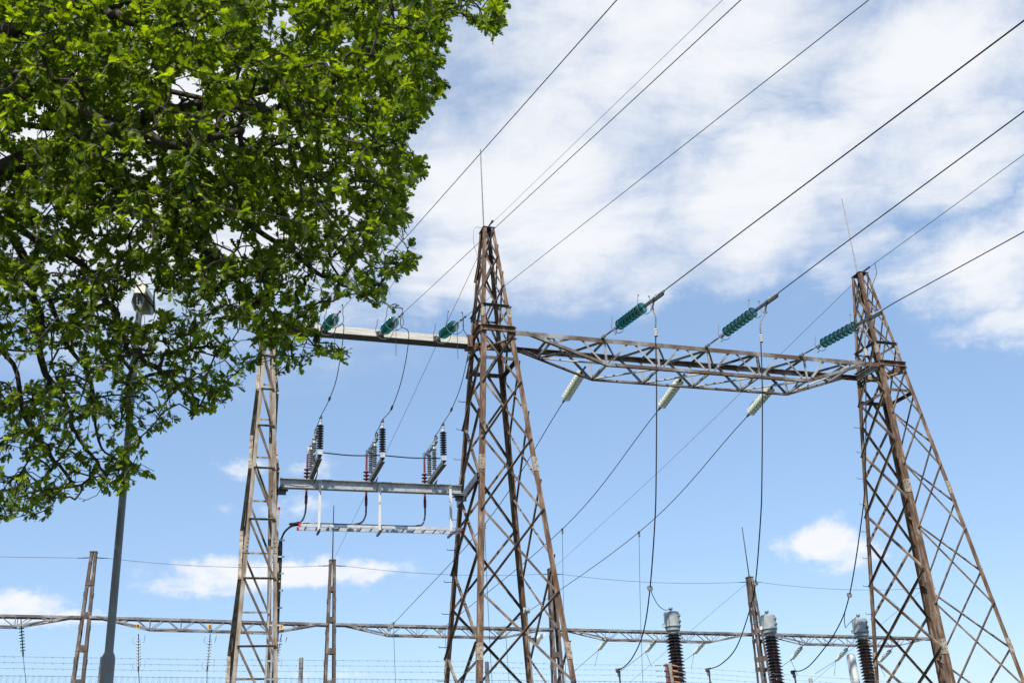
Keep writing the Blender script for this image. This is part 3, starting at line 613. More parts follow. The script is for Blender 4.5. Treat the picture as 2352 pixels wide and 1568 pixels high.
def make_string(name, n, pitch, r, pre, m, style, label, cat, group):
    root = lthing(name, label, cat, group); z1 = pre+n*pitch
    dm, cm = disc_mesh(r, pitch); d0 = c0 = None
    for k in range(n):
        if d0 is None:
            d0 = dm.build('glass_disc', m, root); d0.location = (0, 0, pre+.42*r); c0 = cm.build('metal_cap', MT['dark'], d0)
        else:
            d = d0.copy(); col.objects.link(d); d.parent = root; d.location = (0, 0, pre+.42*r+k*pitch); ORG[d.name] = (0, 0, 0)
            if style != 'far': c = c0.copy(); col.objects.link(c); c.parent = d
    if style == 'big':
        mb = MB(); mb.box((0, 0, .03), .07, .05, .09); mb.tube([(0, 0, .05), (0, 0, .14)], .022, 8); mb.box((0, .0, .12), .05, .07, .06); mb.tube([(-.05, 0, .03), (.05, 0, .03)], .014, 6); mb.build('shackle', MT['iron'], root)
        mb = MB(); mb.tube([(0, 0, .14), (0, 0, .24), (0, 0, .25), (0, 0, .60), (0, 0, .61), (0, 0, .74)], [.014, .014, .024, .024, .014, .014], 8); mb.build('turnbuckle', MT['iron'], root)
        mb = MB(); mb.box((0, 0, .80), .016, .06, .20); mb.box((.03, -.02, .80), .01, .05, .14); mb.box((-.03, -.02, .80), .01, .05, .14); mb.tube([(0, -.02, .80), (0, -.14, .84), (0, -.15, .74)], .011, 6); mb.build('yoke', MT['iron'], root)
        mb = MB(); horn(mb, pre-.06, .165, .15, False); mb.build('arcing_horn', MT['iron'], root)
        mb = MB(); horn(mb, z1+.03, .175, .17, True); mb.build('arcing_horn', MT['iron'], root)
        mb = MB()
        for s in (-1, 1): mb.bar((s*.022, 0, z1+.02), (s*.022, 0, z1+.62), .010, .055, (1, 0, 0), (0, 1, 0))
        mb.box((0, 0, z1+.08), .07, .03, .05); mb.box((0, .0, z1+.58), .09, .05, .06); mb.bar((0, -.035, z1+.42), (0, -.035, z1+.98), .045, .045, (1, 0, 0), (0, 1, 0)); mb.build('strap', MT['dark'], root)
        mb = MB(); mb.lathe([(.028, z1+.66), (.034, z1+.68), (.034, z1+1.00), (.03, z1+1.02)], (0, .02, 0), ZV, 12); mb.lathe([(.02, 0), (.02, .03)], (0.0, .055, z1+.62), (0, 1, 0), 8); mb.build('dead_end_clamp', MT['galv'], root)
        mb = MB(); mb.bar((0, -.05, z1+.50), (0, -.19, z1+.42), .03, .03); mb.box((0, -.20, z1+.42), .08, .05, .03); mb.build('jumper_lug', MT['iron'], root)
    elif style == 'small':
        mb = MB(); mb.tube([(0, 0, 0), (0, 0, .10)], .02, 8); mb.box((0, 0, .08), .05, .06, .05); mb.bar((0, 0, .10), (0, 0, pre-.05), .018, .04); mb.build('shackle', MT['iron'], root)
        mb = MB(); mb.box((0, 0, pre-.08), .016, .10, .14); mb.box((.035, -.01, pre-.08), .01, .07, .12); mb.box((-.035, -.01, pre-.08), .01, .07, .12); mb.build('yoke', MT['dark'], root)
        mb = MB(); horn(mb, pre-.07, .20, .16, False); mb.build('arcing_horn', MT['iron'], root)
        mb = MB(); horn(mb, z1+.05, .20, .20, True); mb.build('arcing_horn', MT['iron'], root)
        mb = MB(); mb.bar((0, .0, z1+.0), (0, .015, z1+.34), .03, .06); mb.bar((0, .0, z1+.26), (0, -.17, z1+.22), .03, .04); mb.build('dead_end_clamp', MT['galv'], root)
    elif style == 'clear':
        mb = MB(); mb.tube([(0, 0, 0), (0, 0, pre)], .014, 6); mb.box((0, 0, .06), .05, .03, .08); mb.box((0, 0, pre*.6), .03, .05, .07); mb.build('shackle', MT['dark'], root)
        mb = MB(); p = [np.array([0, -.0, z1-.02]), np.array([.0, .17, z1-.05]), np.array([.0, .19, z1-.30]), np.array([.02, .16, z1-.36]), np.array([.04, .13, z1-.30])]; mb.tube(spline(p, 4), .007, 5); mb.build('arcing_horn', MT['dark'], root)
        mb = MB(); mb.lathe([(.03, z1-.02), (.04, z1+.02), (.04, z1+.10), (.028, z1+.12), (.028, z1+.20)], (0, 0, 0), ZV, 10); mb.build('dead_end_clamp', MT['dark'], root)
    else:
        mb = MB(); mb.tube([(0, 0, 0), (0, 0, pre)], .022, 5); mb.build('shackle', MT['dark'], root)
        mb = MB(); mb.lathe([(.03, z1-.02), (.04, z1+.02), (.03, z1+.18)], (0, 0, 0), ZV, 8); mb.build('clamp', MT['dark'], root)
        if style == 'far': mb = MB(); mb.tube([(0, 0, pre), (0, 0, z1)], .024, 6); mb.build('metal_core', MT['dark'], root)
    return root, z1
far_out = []
# --- big teal strings and the heavy conductors over the camera
gB = 'teal strings pulling towards the road'; gW = 'heavy conductors over the truss beam'
proto, zB = make_string('insulator_string', 8, .172, .130, .98, MT['teal'], 'big', '', 'insulator string', gB)
LB = zB+1.0
JL = []
lab = ['teal glass disc insulator string on the truss beam, nearest the middle tower', 'teal glass disc insulator string at the centre of the truss beam', 'teal glass disc insulator string crossing in front of the right tower']
labw = ['thick black conductor leaving the picture top right, highest of the three', 'thick black conductor leaving the right edge between the other two thick ones', 'thick black conductor passing in front of the right tower']
for i, (ap, ep) in enumerate((((1384, 775), (2352, 55)), ((1622, 796), (2352, 262)), ((1838, 817), (2352, 537)))):
    A = onG(*ap, -.53); Bp = onV(*ep, A, N); dv = nrm(Bp-A)
    o = proto if i == 0 else copy_tree(proto)
    orient(o, A, dv); tag(o, lab[i])
    L = np.linalg.norm(Bp-A)
    pts = [A+dv*LB]+[A+dv*(L*k) for k in (.5, 1.0, 1.6, 2.6)]
    pts = [p+ZV*.04*(k > 0) for k, p in enumerate(pts)]; pts[0] = A+dv*(zB+.98)+ZV*.02
    wire('conductor', pts, .0115, MT['wire'], labw[i], 'wire', gW, 8)
    x, y, z = frame_of(dv); JL.append(A+dv*(zB+.42)-y*.21)
# --- small teal strings on the box beam
gS = 'small teal strings on the pale beam'
proto2, zS = make_string('insulator_string', 7, .146, .122, .60, MT['aqua'], 'small', '', 'insulator string', gS)
labs = ['short teal insulator string on the pale beam, half way and partly behind leaves', 'short teal insulator string on the pale beam, right beside the middle tower', 'short teal insulator string on the pale beam, farthest left']
SM = []
for i, (ap, ep, lb, lw) in enumerate((((744, 757), (1417, 0), labs[2], 'thin conductor running past the tip of the middle rod to the leftmost short string'),
                                      ((873, 768), (1702, 0), labs[0], 'thin conductor passing in front of the middle tower top'),
                                      ((1003, 779), (1996, 0), labs[1], 'thin conductor crossing the waist of the middle tower'))):
    A = onG(*ap, -.33); Bp = onV(*ep, A, N); dv = nrm(Bp-A); o = proto2 if i == 0 else copy_tree(proto2)
    orient(o, A, dv); tag(o, lb); L = np.linalg.norm(Bp-A); k0 = zS+.33
    wire('conductor', [A+dv*k0, A+dv*L, A+dv*(L*1.8)], .0046, MT['wire'], lw, 'wire', 'conductors of the switch bay')
    x, y, z = frame_of(dv); SM.append((A, dv, y, k0))
# --- clear strings behind the truss and conductors to the far gantry
TF = rad(73); DF = np.array([math.sin(TF), math.cos(TF), 0]); NF = np.array([-math.cos(TF), math.sin(TF), 0])
QF = at(1023, 1437, 47.5)
gC = 'clear glass strings under the truss beam'
proto3, zC = make_string('insulator_string', 10, .127, .127, .26, MT['clear'], 'clear', '', 'insulator string', gC)
labc = ['clear glass disc insulator string slanting down under the left part of the truss beam', 'clear glass disc insulator string slanting down under the middle of the truss beam', 'clear glass disc insulator string slanting down under the right part of the truss beam']
gCf = 'small grey strings on the far beam facing the tower'
proto4, zF = make_string('insulator_string', 9, .127, .108, .22, MT['far_clear'], 'far', '', 'insulator string', 'far glass strings')
labf = ['grey glass string end-on above the far beam, left of the middle tower', 'grey glass string above the far beam, hidden partly by a leg of the middle tower', 'grey glass string above the far beam, seen between the legs of the middle tower']
tap = [(1113, 1204), (1291, 1215), (1467, 1222)]
dn = [(1132, 1600), (1301, 1600), (1478, 1600)]
used4 = False
for i, (ap, cp, fp) in enumerate((((1345, 841), (1303, 908), (905, 1430)), ((1573, 858), (1522, 928), (1023, 1437)), ((1784, 876), (1728, 942), (1162, 1439)))):
    A = onG(*ap, .50); Cp = onV(*cp, A, N); E = onV(*fp, A, N); tp = onV(*tap[i], A, N)
    dv = nrm(Cp-A); o = proto3 if i == 0 else copy_tree(proto3); orient(o, A, dv); tag(o, labc[i])
    st = A+dv*(zC+.18)
    q = spline([st, tp, E], 10)
    wire('conductor', q, .0115, MT['wire'], ['black conductor descending behind the middle tower from the leftmost clear string', 'black conductor descending from the middle clear string, tapped right of the middle tower', 'black conductor descending from the rightmost clear string to the far beam'][i], 'wire', 'conductors falling to the far beam', 6)
    tc = thing('tap_clamp', tp, ['small dark clamp on the conductor seen inside the middle tower', 'small dark clamp on the conductor just right of the middle tower', 'small dark clamp on the conductor midway between the towers'][i], 'clamp', 'tap clamps on the falling conductors')
    mb = MB(); cdv = nrm(E-st); mb.bar(tp-cdv*.06, tp+cdv*.06, .045, .05); mb.box(tp-ZV*.09, .04, .05, .13); mb.build('clamp_body', MT['dark'], tc)
    mb = MB(); bolt(mb, tp-ZV*.05+D*.02, D, .016, .03); bolt(mb, tp-ZV*.12+D*.02, D, .016, .03); mb.build('bolt', MT['iron'], tc)
    d2 = at(dn[i][0], dn[i][1], tp[1]+2.2)
    wire('dropper', [tp-ZV*.15, (tp+d2)/2+N*.05, d2, d2+(d2-tp)*.25], .0085, MT['copper'] if i else MT['wire'], ['thin dropper hanging inside the middle tower', 'thin dropper hanging beside the right leg of the middle tower', 'thin dropper hanging midway between the two towers'][i], 'wire', 'droppers from the falling conductors', 5, 5)
    # string at the far beam
    ev = nrm(E-tp); ev2 = nrm(np.array([ev[0], ev[1], ev[2]*1.0])); o = proto4 if not used4 else copy_tree(proto4); used4 = True
    orient(o, E+ev2*(zF+.15), -ev2); tag(o, labf[i], None, gCf)
    e2 = at([909, 1030, 1170][i], 1575, E[1]+.3)
    wire('dropper', [E, E-ZV*.6+NF*.05, e2], .012, MT['copper'], ['green dropper falling from the far beam left of the middle tower', 'green dropper falling from the far beam just right of the tower leg with steps', 'green dropper falling from the far beam seen inside the middle tower'][i], 'wire', 'droppers from the far beam', 5, 4)
    wv_ = MB()
# --- heavy droppers to the equipment behind
gD = 'heavy droppers with a spacer'
Dp = [[(1505.5, 757), (1508, 900), (1507, 1100), (1504, 1200), (1493, 1350), (1478, 1450), (1455, 1505), (1434, 1530), (1419, 1537)],
      [(1747, 771), (1751, 900), (1750, 1100), (1747, 1190), (1735, 1338), (1719, 1410), (1690, 1488), (1655, 1525), (1625, 1536)],
      [(1987, 803), (1989, 930), (1987, 1100), (1978, 1200), (1951, 1366), (1922, 1445), (1873, 1513), (1845, 1537), (1821, 1541)]]
CT_TOP = []
for i, pl in enumerate(Dp):
    J = JL[i]; Yt = J[1]; pts = [J, at(pl[0][0], pl[0][1]-30, Yt-.05)]
    dep = [0, 0, .25, .6, 1.7, 2.8, 4.2, 5.2, 5.8]
    far = [J[1]+v*(1.12 if i else 1.0) for v in dep]
    pts += [at(x, y, Y) for (x, y), Y in zip(pl, far)]
    wire('dropper', pts[2:], .0135, MT['wire'], ['thick black dropper falling from the leftmost teal string to the terminal below', 'thick black dropper falling from the middle teal string to the terminal below', 'thick black dropper falling in front of the right tower and sweeping to its terminal'][i], 'wire', gD, 8, 6)
    wire('jumper', pts[:3], .017, MT['iron'], ['short grey jumper rod above the spacer of the leftmost heavy dropper', 'short grey jumper rod above the spacer of the middle heavy dropper', 'short grey jumper rod above the spacer in front of the right tower'][i], 'wire', 'jumper rods of the heavy droppers', 8, 4)
    s0 = pts[2]; sp = thing('ring_spacer', s0, ['white ringed spacer below the leftmost teal string', 'white ringed spacer below the middle teal string', 'white ringed spacer in front of the right tower'][i], 'spacer', 'ringed spacers on the heavy droppers')
    mb = MB(); mb.lathe([(.022, -.17), (.022, .02)], s0, ZV, 10); mb.build('core', MT['cable'], sp)
    for k in range(4): mb = MB(); mb.lathe([(.036, -.155+.045*k), (.042, -.148+.045*k), (.042, -.130+.045*k), (.036, -.124+.045*k)], s0, ZV, 12); mb.build('ring', MT['white'], sp)
    CT_TOP.append((pts[6], pts[-1]))
# --- droppers from the small strings
g = 'droppers of the switch bay'
for i, (A, dv, y, k0) in enumerate(SM):
    s = A+dv*(k0+.18+(.25 if i else .1)); P = PH[i]; e1 = P[1]+ZV*.835; e2 = P[2]-N*.64+ZV*.12
    mid = [(775, 860), (925, 862), (1060, 880)][i]; m2 = [(757, 915), (900, 936), (1037, 940)][i]
    Ym = (s[1]+e1[1])/2
    up = [(790, 752), (939, 768), (1078, 790)][i]
    wire('dropper', [s, s-ZV*.25+N*.02, at(*up, s[1]+.1), at(*mid, Ym), at(*m2, e1[1]+.05), e1], .0085, MT['wire'], ['thin black dropper from the leftmost short string to the leftmost arrester', 'thin black dropper from the middle short string to the middle arrester', 'thin black dropper from the short string beside the tower to the rightmost arrester'][i], 'wire', g, 6, 7)
    wire('jumper', [e1, (e1+e2)/2-ZV*.02, e2], .0085, MT['wire'], ['short black jumper between leftmost arrester top and its bar', 'short black jumper between middle arrester top and its bar', 'short black jumper between rightmost arrester top and its bar'][i], 'wire', 'jumpers of the switch bay', 6, 4)
    fe = thing('wire_ferrule', at(*m2, e1[1]+.05), ['small dark ferrule on the leftmost thin dropper', 'small dark ferrule on the middle thin dropper', 'small dark ferrule on the thin dropper beside the tower'][i], 'ferrule', 'ferrules on the thin droppers')
    mb = MB(); c = at(*m2, e1[1]+.05); dd = nrm(at(*mid, Ym)-c); mb.tube([c-dd*.07, c-dd*.02, c+dd*.02, c+dd*.07], [.012, .026, .026, .012], 8); mb.build('sleeve', MT['dark'], fe)
    mb = MB(); c2 = A+dv*(k0+.40); mb.tube([c2-dv*.22, c2-dv*.17, c2-dv*.12, c2+dv*.12, c2+dv*.17, c2+dv*.22], [.012, .026, .012, .012, .026, .012], 8)
    f2 = thing('wire_ferrule', c2, ['pair of dark ferrules on the conductor beside the leftmost short string', 'pair of dark ferrules on the conductor beside the middle short string', 'pair of dark ferrules on the conductor where it meets the middle tower'][i], 'ferrule', 'ferrules on the thin conductors'); mb.build('sleeve', MT['dark'], f2)
    x0 = A+dv*(k0-.06)-y*.17
    wire('loose_tail', [x0, x0-ZV*.35+N*.01, x0-ZV*.66], .006, MT['wire'], ['loose wire tail hanging from the leftmost short string', 'loose wire tail hanging from the middle short string', 'loose wire tail hanging from the short string beside the tower'][i], 'wire', 'loose tails of the short strings', 5)

# ------------------------------------------------------------------ earth wires from the tower tops
topM, topR = M0+ZV*14.5, MR+ZV*14.5
A = topM+D*.02-N*.08
Bp = onV(1660, 0, A, N); wire('earth_wire', [A, Bp, A+(Bp-A)*2.0], .0040, MT['wire_thin'], 'hair-thin earth wire rising from the middle tower top to the upper edge', 'wire', None, 5)
A = topR+D*.02-N*.06-ZV*.03
Bp = onV(2352, 355, A, N); wire('earth_wire', [A, Bp, A+(Bp-A)*2.4], .0075, MT['wire'], 'thin earth wire leaving the right tower top toward the right edge', 'wire', None, 6)
ch = thing('wire_shackle', A, 'small black chain shackle on the right tower top', 'shackle'); mb = MB(); dv = nrm(Bp-A)
for k in range(4): mb.tube([A+dv*.1*k, A+dv*(.1*k+.03)+ZV*.025, A+dv*(.1*k+.08)+ZV*.025, A+dv*.1*(k+1), A+dv*(.1*k+.08)-ZV*.025, A+dv*(.1*k+.03)-ZV*.025, A+dv*.1*k], .012, 5)
mb.build('link', MT['dark'], ch)
c = A+dv*.62
wire('jumper', [c, c-ZV*.12+D*.0, c-ZV*.32-D*.01, c-ZV*.55-D*.12+N*.05, topR-ZV*.75+D*.05-N*.15], .0085, MT['wire'], 'black jumper curling down the right tower top', 'wire', None, 6, 5)
A2 = topM-N*.03-D*.0-ZV*.03
sh = thing('wire_shackle', A2, 'small black shackle on the middle tower top', 'shackle'); mb = MB(); mb.bar(A2-D*.09, A2+D*.09+ZV*.02, .04, .03); mb.bar(A2, A2-N*.22+ZV*.09+D*.07, .03, .03); mb.ball(A2-N*.22+ZV*.10+D*.08, .035); mb.build('shackle_body', MT['dark'], sh)
c = topM-D*.16
wire('jumper', [topM+N*.05-D*.1+ZV*.02, c-D*.14-ZV*.02, c-D*.20-ZV*.22, c-D*.18-ZV*.6, c-D*.05-ZV*1.0, c+D*.02-ZV*1.25], .005, MT['wire_thin'], 'thin pale jumper looping off the middle tower top', 'wire', None, 5, 5)

# ------------------------------------------------------------------ far gantry
PX = [(197, 1420, 1266), (760, 1436, 1285), (1274, 1447, 1305), (1740, 1458, 1324), (2152, 1468, 1339)]
PST = []; gP = 'ladder posts of the far gantry'
plab = ['brown ladder post of the far gantry beside the lamp post', 'brown ladder post of the far gantry with a rod, under the switch bay', 'brown ladder post of the far gantry behind the right leg of the middle tower',
        'brown ladder post of the far gantry with a rod, behind a grey-headed transformer', 'brown ladder post of the far gantry seen through the right tower']
for i, (px, pb_, pt_) in enumerate(PX):
    P = onV(px, pb_, QF, DF); T = onV(px, pt_, QF, DF); b0 = np.array([P[0], P[1], 0]); H = T[2]; PST.append((b0, P[2], H))
    root = thing('ladder_post', b0, plab[i], 'post', gP)
    w0, w1 = .74, .28
    def cn(sx, sy, z): w = w0+(w1-w0)*z/H; return b0+DF*sx*w/2+NF*sy*w*.55+ZV*z
    for sx in (-1, 1):
        for sy in (-1, 1): mb = MB(); mb.angle(cn(sx, sy, 0), cn(sx, sy, H), .12, .012, -DF*sx, -NF*sy); mb.build('leg', MT['farsteel'], root)
    z = H-1.35
    while z > .4:
        for sy in (-1, 1): mb = MB(); mb.bar(cn(-1, sy, z)+NF*sy*.012, cn(1, sy, z)+NF*sy*.012, .24, .014, ZV, NF); mb.build('batten', MT['farsteel'], root)
        for sx in (-1, 1): mb = MB(); mb.bar(cn(sx, -1, z-.5)+DF*sx*.012, cn(sx, 1, z-.5)+DF*sx*.012, .20, .014, ZV, DF); mb.build('batten', MT['farsteel'], root)
        z -= 1.36
    mb = MB(); mb.box(b0+ZV*(H-.03), w1+.03, w1*1.1+.03, .05, DF, NF, ZV); mb.box(b0+ZV*(H-.14)-NF*.12, w1, .012, .2, DF, NF, ZV)
    for s in (-1, 1): mb.bar(b0+ZV*(H-.26)+DF*s*.1, b0+ZV*(H-.28)+DF*s*.42, .05, .04); mb.bar(b0+ZV*(H-.28)+DF*s*.42, b0+ZV*(H-.28)+DF*s*.62, .03, .03)
    mb.build('cap', MT['dark'], root)
    if i in (1, 3, 4):
        mb = MB(); e = onV(*[(761, 1160), None, (1708, 1210), (2118, 1231)][i-1], QF, DF); r0 = b0+ZV*H; mb.tube([r0, np.array([r0[0], r0[1], e[2]])], [.035, .022], 6); mb.build('lightning_rod', MT['dark'], root)
blab = ['far lattice beam at the left edge behind the lamp post', 'far lattice beam carrying the three yellow plates', 'far lattice beam seen behind the middle tower', 'far lattice beam behind the leftmost grey-headed transformer', 'far lattice beam running behind the right tower']
FB = [(PST[0][0]-DF*10.6+ZV*(PST[0][1]+.45), PST[0][0]+ZV*(PST[0][1]+.12))]
FB[0] = (PST[0][0]-DF*10.6+ZV*(PST[0][1]+.35), PST[0][0]-DF*.17+ZV*(PST[0][1]+.08))
for a, c in zip(PST[:-1], PST[1:]): FB.append((a[0]+DF*.17+ZV*(a[1]+.08), c[0]-DF*.17+ZV*(c[1]+.08)))
for i, (a, c) in enumerate(FB): truss('truss_beam', blab[i], a, c, NF, .55, .50, 6, 1.15, .10, .055, MT['fartruss'], MT['fartruss'], 'lattice beams of the far gantry', False)
for i in range(4):
    a, c = PST[i], PST[i+1]; p, q = a[0]+ZV*(a[2]-.28)+DF*.6, c[0]+ZV*(c[2]-.28)-DF*.6
    wire('earth_wire', [p+(q-p)*t-ZV*(.2*4*t*(1-t)) for t in np.linspace(0, 1, 11)], .009, MT['wire_thin'], ['thin wire between the lamp-side post and the rod post of the far gantry', 'thin wire from the rod post to the post behind the middle tower', 'thin wire sagging between the towers, over the grey-headed transformers', 'thin wire ending behind the right tower'][i], 'wire', 'thin wires joining the far posts', 5)
p = PST[0][0]+ZV*(PST[0][2]-.28)-DF*.6; q = p-DF*9+ZV*.55
wire('earth_wire', [p, (p+q)/2-ZV*.2, q], .009, MT['wire_thin'], 'thin wire running from the lamp-side post off the left edge', 'wire', 'thin wires joining the far posts', 5, 4)
for a, c, lb in ((topM-D*.1+N*.15-ZV*.5, PST[1], 'long thin wire slanting from the middle tower top to the rod post below'), (topR-D*.12+N*.15-ZV*.25, PST[2], 'long thin wire slanting from the right tower top down to the left')):
    q = c[0]+ZV*(c[2]-.1); wire('earth_wire', [a, (a+q)/2-ZV*.12, q], .0062, MT['wire_thin'], lb, 'wire', None, 5, 6)
for i, (s, e, lb) in enumerate(((3, (760, 1560), 'faint thin wire falling left from the rod post by the transformers'), (4, (1960, 1480), 'faint thin wire falling left from the post inside the right tower'))):
    a = PST[s][0]+ZV*(PST[s][2]-.2); q = onV(*((1040, 1520) if s == 3 else (1780, 1560)), a, -N); q = onV(*((1378, 1440) if False else ((1560, 1470) if s == 3 else (1968, 1480))), a, nrm(NF*1.0-DF*.15))
    wire('earth_wire', [a, a+(q-a)*2.6], .008, MT['wire_thin'], lb, 'wire', 'faint wires behind the far posts', 5)
# strings on the far beams
gF = 'glass strings slanting under the far beam'
def far_string(px0, px1, lb, grp, m=None, Y=None, tail=True, i=0):
    A = onV(*px0, QF-NF*.0, DF); h = nrm(NF-.0*DF); E = onV(*px1, A, NF); dv = nrm(E-A)
    o = copy_tree(proto4); orient(o, A, dv); tag(o, lb, None, grp)
    e = A+dv*(zF+.15)
    w_ = onV(px1[0]-(px0[0]-px1[0])*4.2, px1[1]+(px1[1]-px0[1])*2.9, A, NF)
    wire('conductor', [e, w_], .012, MT['wire_thin'], lb.replace('clear glass string on the far beam', 'thin conductor from the far string'), 'wire', 'conductors behind the far beam', 5)
    if tail: wire('loose_tail', [e, e-ZV*.25+DF*.08*(1 if i % 2 else -1), e-ZV*.75+DF*.25*(1 if i % 2 else -1)], .012, MT['copper'], lb.replace('clear glass string on the far beam', 'short tail under the far string'), 'wire', 'loose tails under the far strings', 5)
FS = [((1397, 1462), (1382, 1482), 'clear glass string on the far beam, nearest the middle tower'), ((1508, 1467), (1492, 1486), 'clear glass string on the far beam, just left of the leftmost transformer'), ((1620, 1471), (1604, 1489), 'clear glass string on the far beam, between the leftmost and middle transformers'),
      ((1845, 1480), (1831, 1497), 'clear glass string on the far beam, right of the middle transformer'), ((1950, 1484), (1935, 1500), 'clear glass string on the far beam, left of the rightmost transformer'), ((2050, 1488), (2036, 1502), 'clear glass string on the far beam, seen through the right tower')]
for i, (a, e, lb) in enumerate(FS): far_string(a, e, lb, gF, i=i)
# hanging strings with the phase plates
gH = 'glass strings hanging from the far beam'
proto5 = None
def letter(mb, ch, c, h):
    x, y = DF, ZV; o = -NF*.012; w = h*.62
    segs = {'R': [((-.5, -.5), (-.5, .5)), ((-.5, .5), (.25, .5)), ((.25, .5), (.45, .36)), ((.45, .36), (.45, .16)), ((.45, .16), (.25, .02)), ((.25, .02), (-.5, .02)), ((0, .02), (.5, -.5))],
            'S': [((.45, .36), (.25, .5)), ((.25, .5), (-.25, .5)), ((-.25, .5), (-.45, .36)), ((-.45, .36), (-.45, .16)), ((-.45, .16), (-.25, .02)), ((-.25, .02), (.25, -.02)), ((.25, -.02), (.45, -.16)), ((.45, -.16), (.45, -.36)), ((.45, -.36), (.25, -.5)), ((.25, -.5), (-.25, -.5)), ((-.25, -.5), (-.45, -.36))],
            'T': [((-.5, .5), (.5, .5)), ((0, .5), (0, -.5))]}[ch]
    for k, ((x0, y0), (x1, y1)) in enumerate(segs):
        p, q = c+x*x0*w+y*y0*h+o-NF*.0006*k, c+x*x1*w+y*y1*h+o-NF*.0006*k; mb.bar(p, q, .028, .006, nrm(np.cross(q-p, NF)), NF)
for i, (px, lt, tlt, wb) in enumerate(((317, 'R', (318, 1500), (322, 1600)), (482, 'S', (479, 1502), (474, 1600)), (646, 'T', (637, 1505), (634, 1600)))):
    A = onV(px+1, 1455, QF, DF); e = np.array([*onV(*tlt, QF, DF)]); dv = nrm(e-A)
    if proto5 is None: proto5 = copy_tree(proto4); o = proto5
    else: o = copy_tree(proto5)
    orient(o, A, dv, -NF); tag(o, 'clear glass string hanging under the yellow %s plate' % lt, None, gH)
    h_ = MB()
    for zz, fl in ((.25, 1), (1.3, -1)):
        c = A+dv*zz; rr = .24
        h_.tube([c+DF*.25+ZV*.22]+[c+rr*(DF*math.cos(an)+ZV*.8*math.sin(an)) for an in np.linspace(0, -math.pi*1.25, 12)], .012, 5)
    ho = h_.build('arcing_horn', MT['galv'], None); inv = o.matrix_world.inverted(); ho.data.transform(inv); ho.parent = o
    c = onV(px, 1436+.005*px, QF-NF*.36, DF)
    pl = thing('phase_plate', c, 'small yellow plate lettered %s on the far lattice beam' % lt, 'sign', 'lettered plates on the far beam')
    mb = MB(); mb.box(c, .15, .012, .18, DF, NF, ZV); mb.build('plate', MT['yellow'], pl); mb = MB(); letter(mb, lt, c, .12); mb.build('letter', MT['ink'], pl)
    b_ = onV(*wb, QF, DF); wire('dropper', [A+dv*(zF+.15), b_], .016, MT['wire'], 'dark dropper below the string under the yellow %s plate' % lt, 'wire', 'droppers under the lettered plates', 5)
A = onV(48, 1420, QF, DF); e = onV(51, 1470, QF, DF); o = copy_tree(proto5)
for ch in list(o.children):
    if ch.name.startswith('arcing_horn'): bpy.data.objects.remove(ch)
orient(o, A, nrm(e-A), -NF); tag(o, 'green glass string hanging from the far beam at the left edge', None, gH)
for ch in o.children:
    if ch.name.startswith('glass_disc'):
        if ch.data.materials[0] is not MT['aqua']: ch.data = ch.data.copy(); ch.data.materials[0] = MT['aqua']
e = A+nrm(e-A)*(zF+.15); wire('dropper', [e, onV(63, 1600, QF, DF)], .012, MT['wire_thin'], 'thin dropper under the green string at the left edge', 'wire', None, 5)

# ------------------------------------------------------------------ current transformers
gT = 'grey headed current transformers'
def transformer():
    root = lthing('current_transformer', '', 'transformer', gT)      # z = 0 is the top of the head
    H = 5.64
    mb = MB(); mb.lathe([(.10, -.0), (.19, -.008), (.222, -.03), (.228, -.06), (.228, -.36), (.244, -.37), (.244, -.40), (.20, -.405), (.20, -.42)], (0, 0, 0), ZV, 36)
    for k in range(18): an = 2*math.pi*k/18; bolt(mb, (.215*math.cos(an), .215*math.sin(an), -.415), -ZV, .012, .02)
    mb.build('head', MT['ctgrey'], root)
    mb = MB(); mb.lathe([(.17, -.42), (.21, -.425), (.21, -.50), (.19, -.515), (.165, -.52), (.155, -.58)], (0, 0, 0), ZV, 32); mb.build('collar', MT['ctgrey'], root)
    mb = MB(); mb.box((0, 0, .03), .04, .04, .07); mb.box((0, 0, .075), .11, .05, .03)
    for s in (-1, 1): mb.tube([(s*.04, 0, .04), (s*.04, 0, .12)], .011, 6); mb.tube([(s*.03, -.04, .075), (s*.03, .05, .075)], .01, 6)
    mb.build('terminal', MT['dark'], root)
    mb = MB(); mb.box((-.245, -.06, -.36), .09, .10, .09); mb.build('side_box', MT['white'], root)
    for z in (-.13, -.28):
        mb = MB(); c = np.array([.19, -.13, z]); ax = nrm([.82, -.57, 0]); mb.lathe([(.045, -.02), (.045, .03), (.03, .034), (.03, .05)], c, ax, 12); mb.build('port', MT['iron'], root)
    n = 17; z0 = -.58-n*.085
    mb = MB(); mb.lathe(sheds(n, .085, .155, .238, z0, .62), (0, 0, 0), ZV, 40); mb.build('ribbed_bushing', MT['brown'], root)
    mb = MB(); mb.lathe([(.155, z0-.1), (.155, z0-.0)], (0, 0, 0), ZV, 30); mb.lathe([(.30, z0-.42), (.30, z0-.20), (.27, z0-.10), (.18, z0-.09)], (0, 0, 0), ZV, 30); mb.build('base_tank', MT['white'], root)
    mb = MB()
    for sx in (-1, 1):
        for sy in (-1, 1): mb.angle((sx*.3, sy*.3, -H), (sx*.3, sy*.3, z0-.42), .08, .01, (-sx, 0, 0), (0, -sy, 0))
    mb.box((0, 0, z0-.43), .7, .7, .04); mb.build('stand', MT['galv_dark'], root)
    return root
pct = transformer()
ctl = ['grey headed brown bushing transformer standing left of the other two', 'grey headed brown bushing transformer in front of the rod post, middle of three', 'grey headed brown bushing transformer against the right tower leg']
